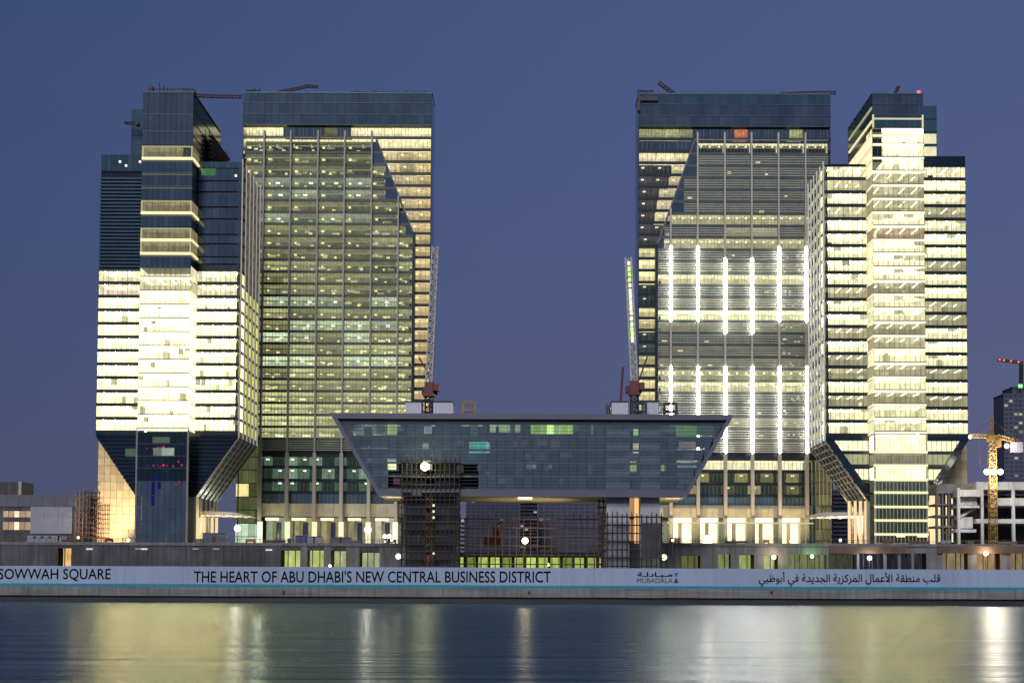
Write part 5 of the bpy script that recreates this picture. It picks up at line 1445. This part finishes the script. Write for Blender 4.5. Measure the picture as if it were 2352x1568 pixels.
flood('white wall floodlight beside the first lobby column of the green rear tower', 597, 1224, 512, .7, (3.0, 3.5, 2.6), 5000, PZ)
flood('yellow-white floodlight on the scaffold in front of the left exchange pier', 976, 1071, EY - 3, 1.3, (9, 9, 4.5), 2500, Z(1077, EY - 3, 976))
flood('orange-white floodlight on a pole among the rusty scaffold under the exchange building', 1206, 1241, EY + 6, 1.0, warm_, 1600, GZ)
flood('huge white floodlight before the lobby of the tower of light tubes', 1625, 1240, 470, 1.7, (7, 6.6, 5.4), 13000, PZ)
flood('white floodlight hung in the podium bay under the tower of light tubes', 1777, 1279, PY_ - 1, .75, warm_, 1500, GZ)
flood('green floodlight in the columned podium bays', 1865, 1277, PY_ - 1, .6, grn, 700, GZ)
flood('white floodlight among the podium columns below the brightly lit front tower', 1997, 1281, PY_ - 1, .75, hot, 1800, GZ)
flood('white floodlight at the podium below the white concrete frame', 2264, 1270, PY_ - 1, .8, warm_, 2200, GZ)
flood('pair of blazing floodlights halfway up the yellow crane mast', 2282, 1083, cy_ - 2.0, 1.0, (4.5, 4.1, 3.3), 24000, Z(1090, cy_, 2282), heads=3)
flood('white floodlight at the tip of the yellow crane jib', 2228, 1003, cy_ - 1.2, .6, hot, 800, tip.z)
flood('white floodlight under the counter jib of the yellow crane', 2312, 1024, cy_ - 1.6, .8, (7, 6.5, 5), 2500, Z(1028, cy_, 2312))
flood('low floodlight at the foot of the lit stone wall beside the dark stem', 295, 1240, 464,   .6, warm_, 60000, PZ, 130, (X(275, 1150, 474), 474, Z(1165, 474, 275)))
flood('small floodlight at the foot of the warm lit site machinery before the metal-clad building', 180, 1234, 462, .5, (4, 2.6, 1.3), 2500, PZ)
flood('small green-white lamp beside the scaffold of the right exchange pier', 1525, 1279, EY, .9, (2.2, 3.2, 1.2), 500, GZ)
flood('small white lamp in the last podium opening beside the left exchange pier', 915, 1277, EY + 2, .9, (1.6, 1.7, 1.1), 300, GZ)
flood('bright lamp in the podium opening above the third lit bay', 758, 1299, PY_ - 2, .5, (3, 3.2, 2.0), 0, GZ)
flood('low hidden floodlight washing the stone wall of the brightly lit front tower', 2155, 1238, 462, .5, warm_, 45000, PZ, 130, (X(2190, 1100, 474), 470, Z(1090, 470, 2190)))
flood('warm uplight at the foot of the fins of the brightly lit front tower', 1930, 1240, 466, .5, warm_, 60000, PZ, 140, (X(1950, 1100, 470), 470, Z(1090, 470, 1950)))
flood('warm uplight at the foot of the fins of the dark-topped tower', 508, 1240, 466, .4, warm_, 12000, PZ, 140, (X(480, 1100, 470), 470, Z(1100, 470, 480)))
flood('warm uplight under the soffit by the right exchange pier', 1545, 1240, EY + 6, .4, warm_, 5000, PZ - 4, 150, (X(1540, 1140, EY + 8), EY + 8, bz))
flood('added warm uplight on the ground under the middle of the exchange soffit', 1260, 1296, EY + 14, .4, warm_, 9000, GZ, 90, (0, EY + 16, bz))  # put in to light the soffit from below
flood('warm uplight under the soffit by the left exchange pier', 900, 1240, EY + 6, .4, warm_, 5000, PZ - 4, 150, (X(900, 1140, EY + 8), EY + 8, bz))

AMB = (6, 4.2, 2.0)  # uplights added to warm the columns and lower fronts
for i, px in enumerate((1570, 1695, 1815)):
    flood('added amber uplight before the %s pair of columns of the tower of light tubes' % ('first', 'second', 'third')[i], px, 1243, 506, .35, AMB, 26000, PZ, 120, (X(px, 1120, 518), 518, Z(1120, 518, px)))
for i, px in enumerate((640, 762, 884)):
    flood('added amber uplight before the %s pair of columns of the green rear tower' % ('first', 'second', 'third')[i], px, 1243, 506, .3, AMB, 4500, PZ, 120, (X(px, 1120, 518), 518, Z(1120, 518, px)))
# ------------------------------------------------------------------ loose material on the podium edge
random.seed(51)
def pile(kind, px, lab, mat=None):
    Yc, zf = PY_ + random.uniform(.6, 3), (PZ if px < 1000 else Z(1248, PY_, 2039))
    c = P(px, 1243, Yc)
    t_ = thing({'pallet': 'pallet_stack', 'bundle': 'bar_bundle', 'drum': 'steel_drum', 'barrier': 'site_barrier'}[kind], lab, {'pallet': 'pallets', 'bundle': 'steel bars', 'drum': 'drum', 'barrier': 'barrier'}[kind], (c.x, Yc, zf))
    w = random.uniform(.9, 1.6)
    if kind == 'pallet':
        for j in range(random.randint(4, 8)): box('pallet', 'deck_wood', c.x - w + random.uniform(-.1, .1), c.x + w, Yc, Yc + 1.2, zf + j * .2, zf + j * .2 + .15, t_)
    elif kind == 'bundle':
        for j in range(6): MB().bar((c.x - w * 2, Yc + j * .15, zf + .2 + (j % 3) * .22), (c.x + w * 2.2, Yc + j * .15, zf + .2 + (j % 3) * .22 + random.uniform(-.05, .1)), .16).build('bar', 'steel_brown', t_)
    elif kind == 'drum':
        n = 12
        ring = [(c.x + .5 * math.cos(6.2832 * a / n), Yc + .5 * math.sin(6.2832 * a / n)) for a in range(n)]
        m_ = MB(); m_.v = [(a, b_, z_) for z_ in (zf, zf + 1.3) for a, b_ in ring]
        m_.f = [tuple(range(n - 1, -1, -1)), tuple(range(n, 2 * n))] + [(a, (a + 1) % n, n + (a + 1) % n, n + a) for a in range(n)]
        m_.build('barrel', mat, t_)
        for z_ in (.4, .85): box('rib', 'steel_dark', c.x - .53, c.x + .53, Yc - .53, Yc + .1, zf + z_, zf + z_ + .06, t_)
    else:
        box('panel', mat, c.x - w, c.x + w, Yc, Yc + .3, zf + .25, zf + 1.1, t_)
        for f in (-.8, .8): box('foot', 'steel_dark', c.x + f * w - .2, c.x + f * w + .2, Yc - .3, Yc + .6, zf, zf + .25, t_)
for a in (('pallet', 20, 'stack of timber pallets on the podium before the lit warehouse windows'), ('bundle', 160, 'bundle of steel bars on the podium beside the short white site cabin'), ('drum', 196, 'rusty drum on the podium at the dark brown scaffold tower', 'steel_rust'),
          ('barrier', 250, 'red barrier on the podium at the foot of the lit stone wall', 'crane_red'), ('pallet', 455, 'stack of pallets on the podium beside the warm lit entrance of the dark-topped tower'), ('barrier', 575, 'orange barrier on the podium beside the floodlight under the left canopy', 'orange'),
          ('bundle', 628, 'bundle of steel bars before the first lobby bay of the green rear tower'), ('drum', 664, 'blue drum beside the violet site container', 'machine_blue'), ('pallet', 820, 'stack of pallets beside the grey site container on the podium'),
          ('barrier', 900, 'red barrier on the podium at the corner by the left exchange pier', 'crane_red'), ('pallet', 1550, 'stack of pallets on the podium before the first bright lobby bay'), ('bundle', 1690, 'bundle of steel bars before the third bright lobby bay'),
          ('barrier', 1760, 'orange barrier on the podium before the fourth bright lobby bay', 'orange'), ('drum', 1868, 'blue drum on the podium under the tip of the right entrance canopy', 'machine_blue'), ('pallet', 2040, 'stack of pallets before the glazed stem of the brightly lit tower'),
          ('bundle', 2110, 'bundle of steel bars before the glazed stem of the brightly lit tower'), ('barrier', 2172, 'pale barrier before the narrow concrete block with lit openings', 'panel_white'), ('pallet', 2230, 'stack of pallets before the white concrete frame'), ('bundle', 2315, 'bundle of steel bars beside the foot of the yellow tower crane')):
    pile(*a)
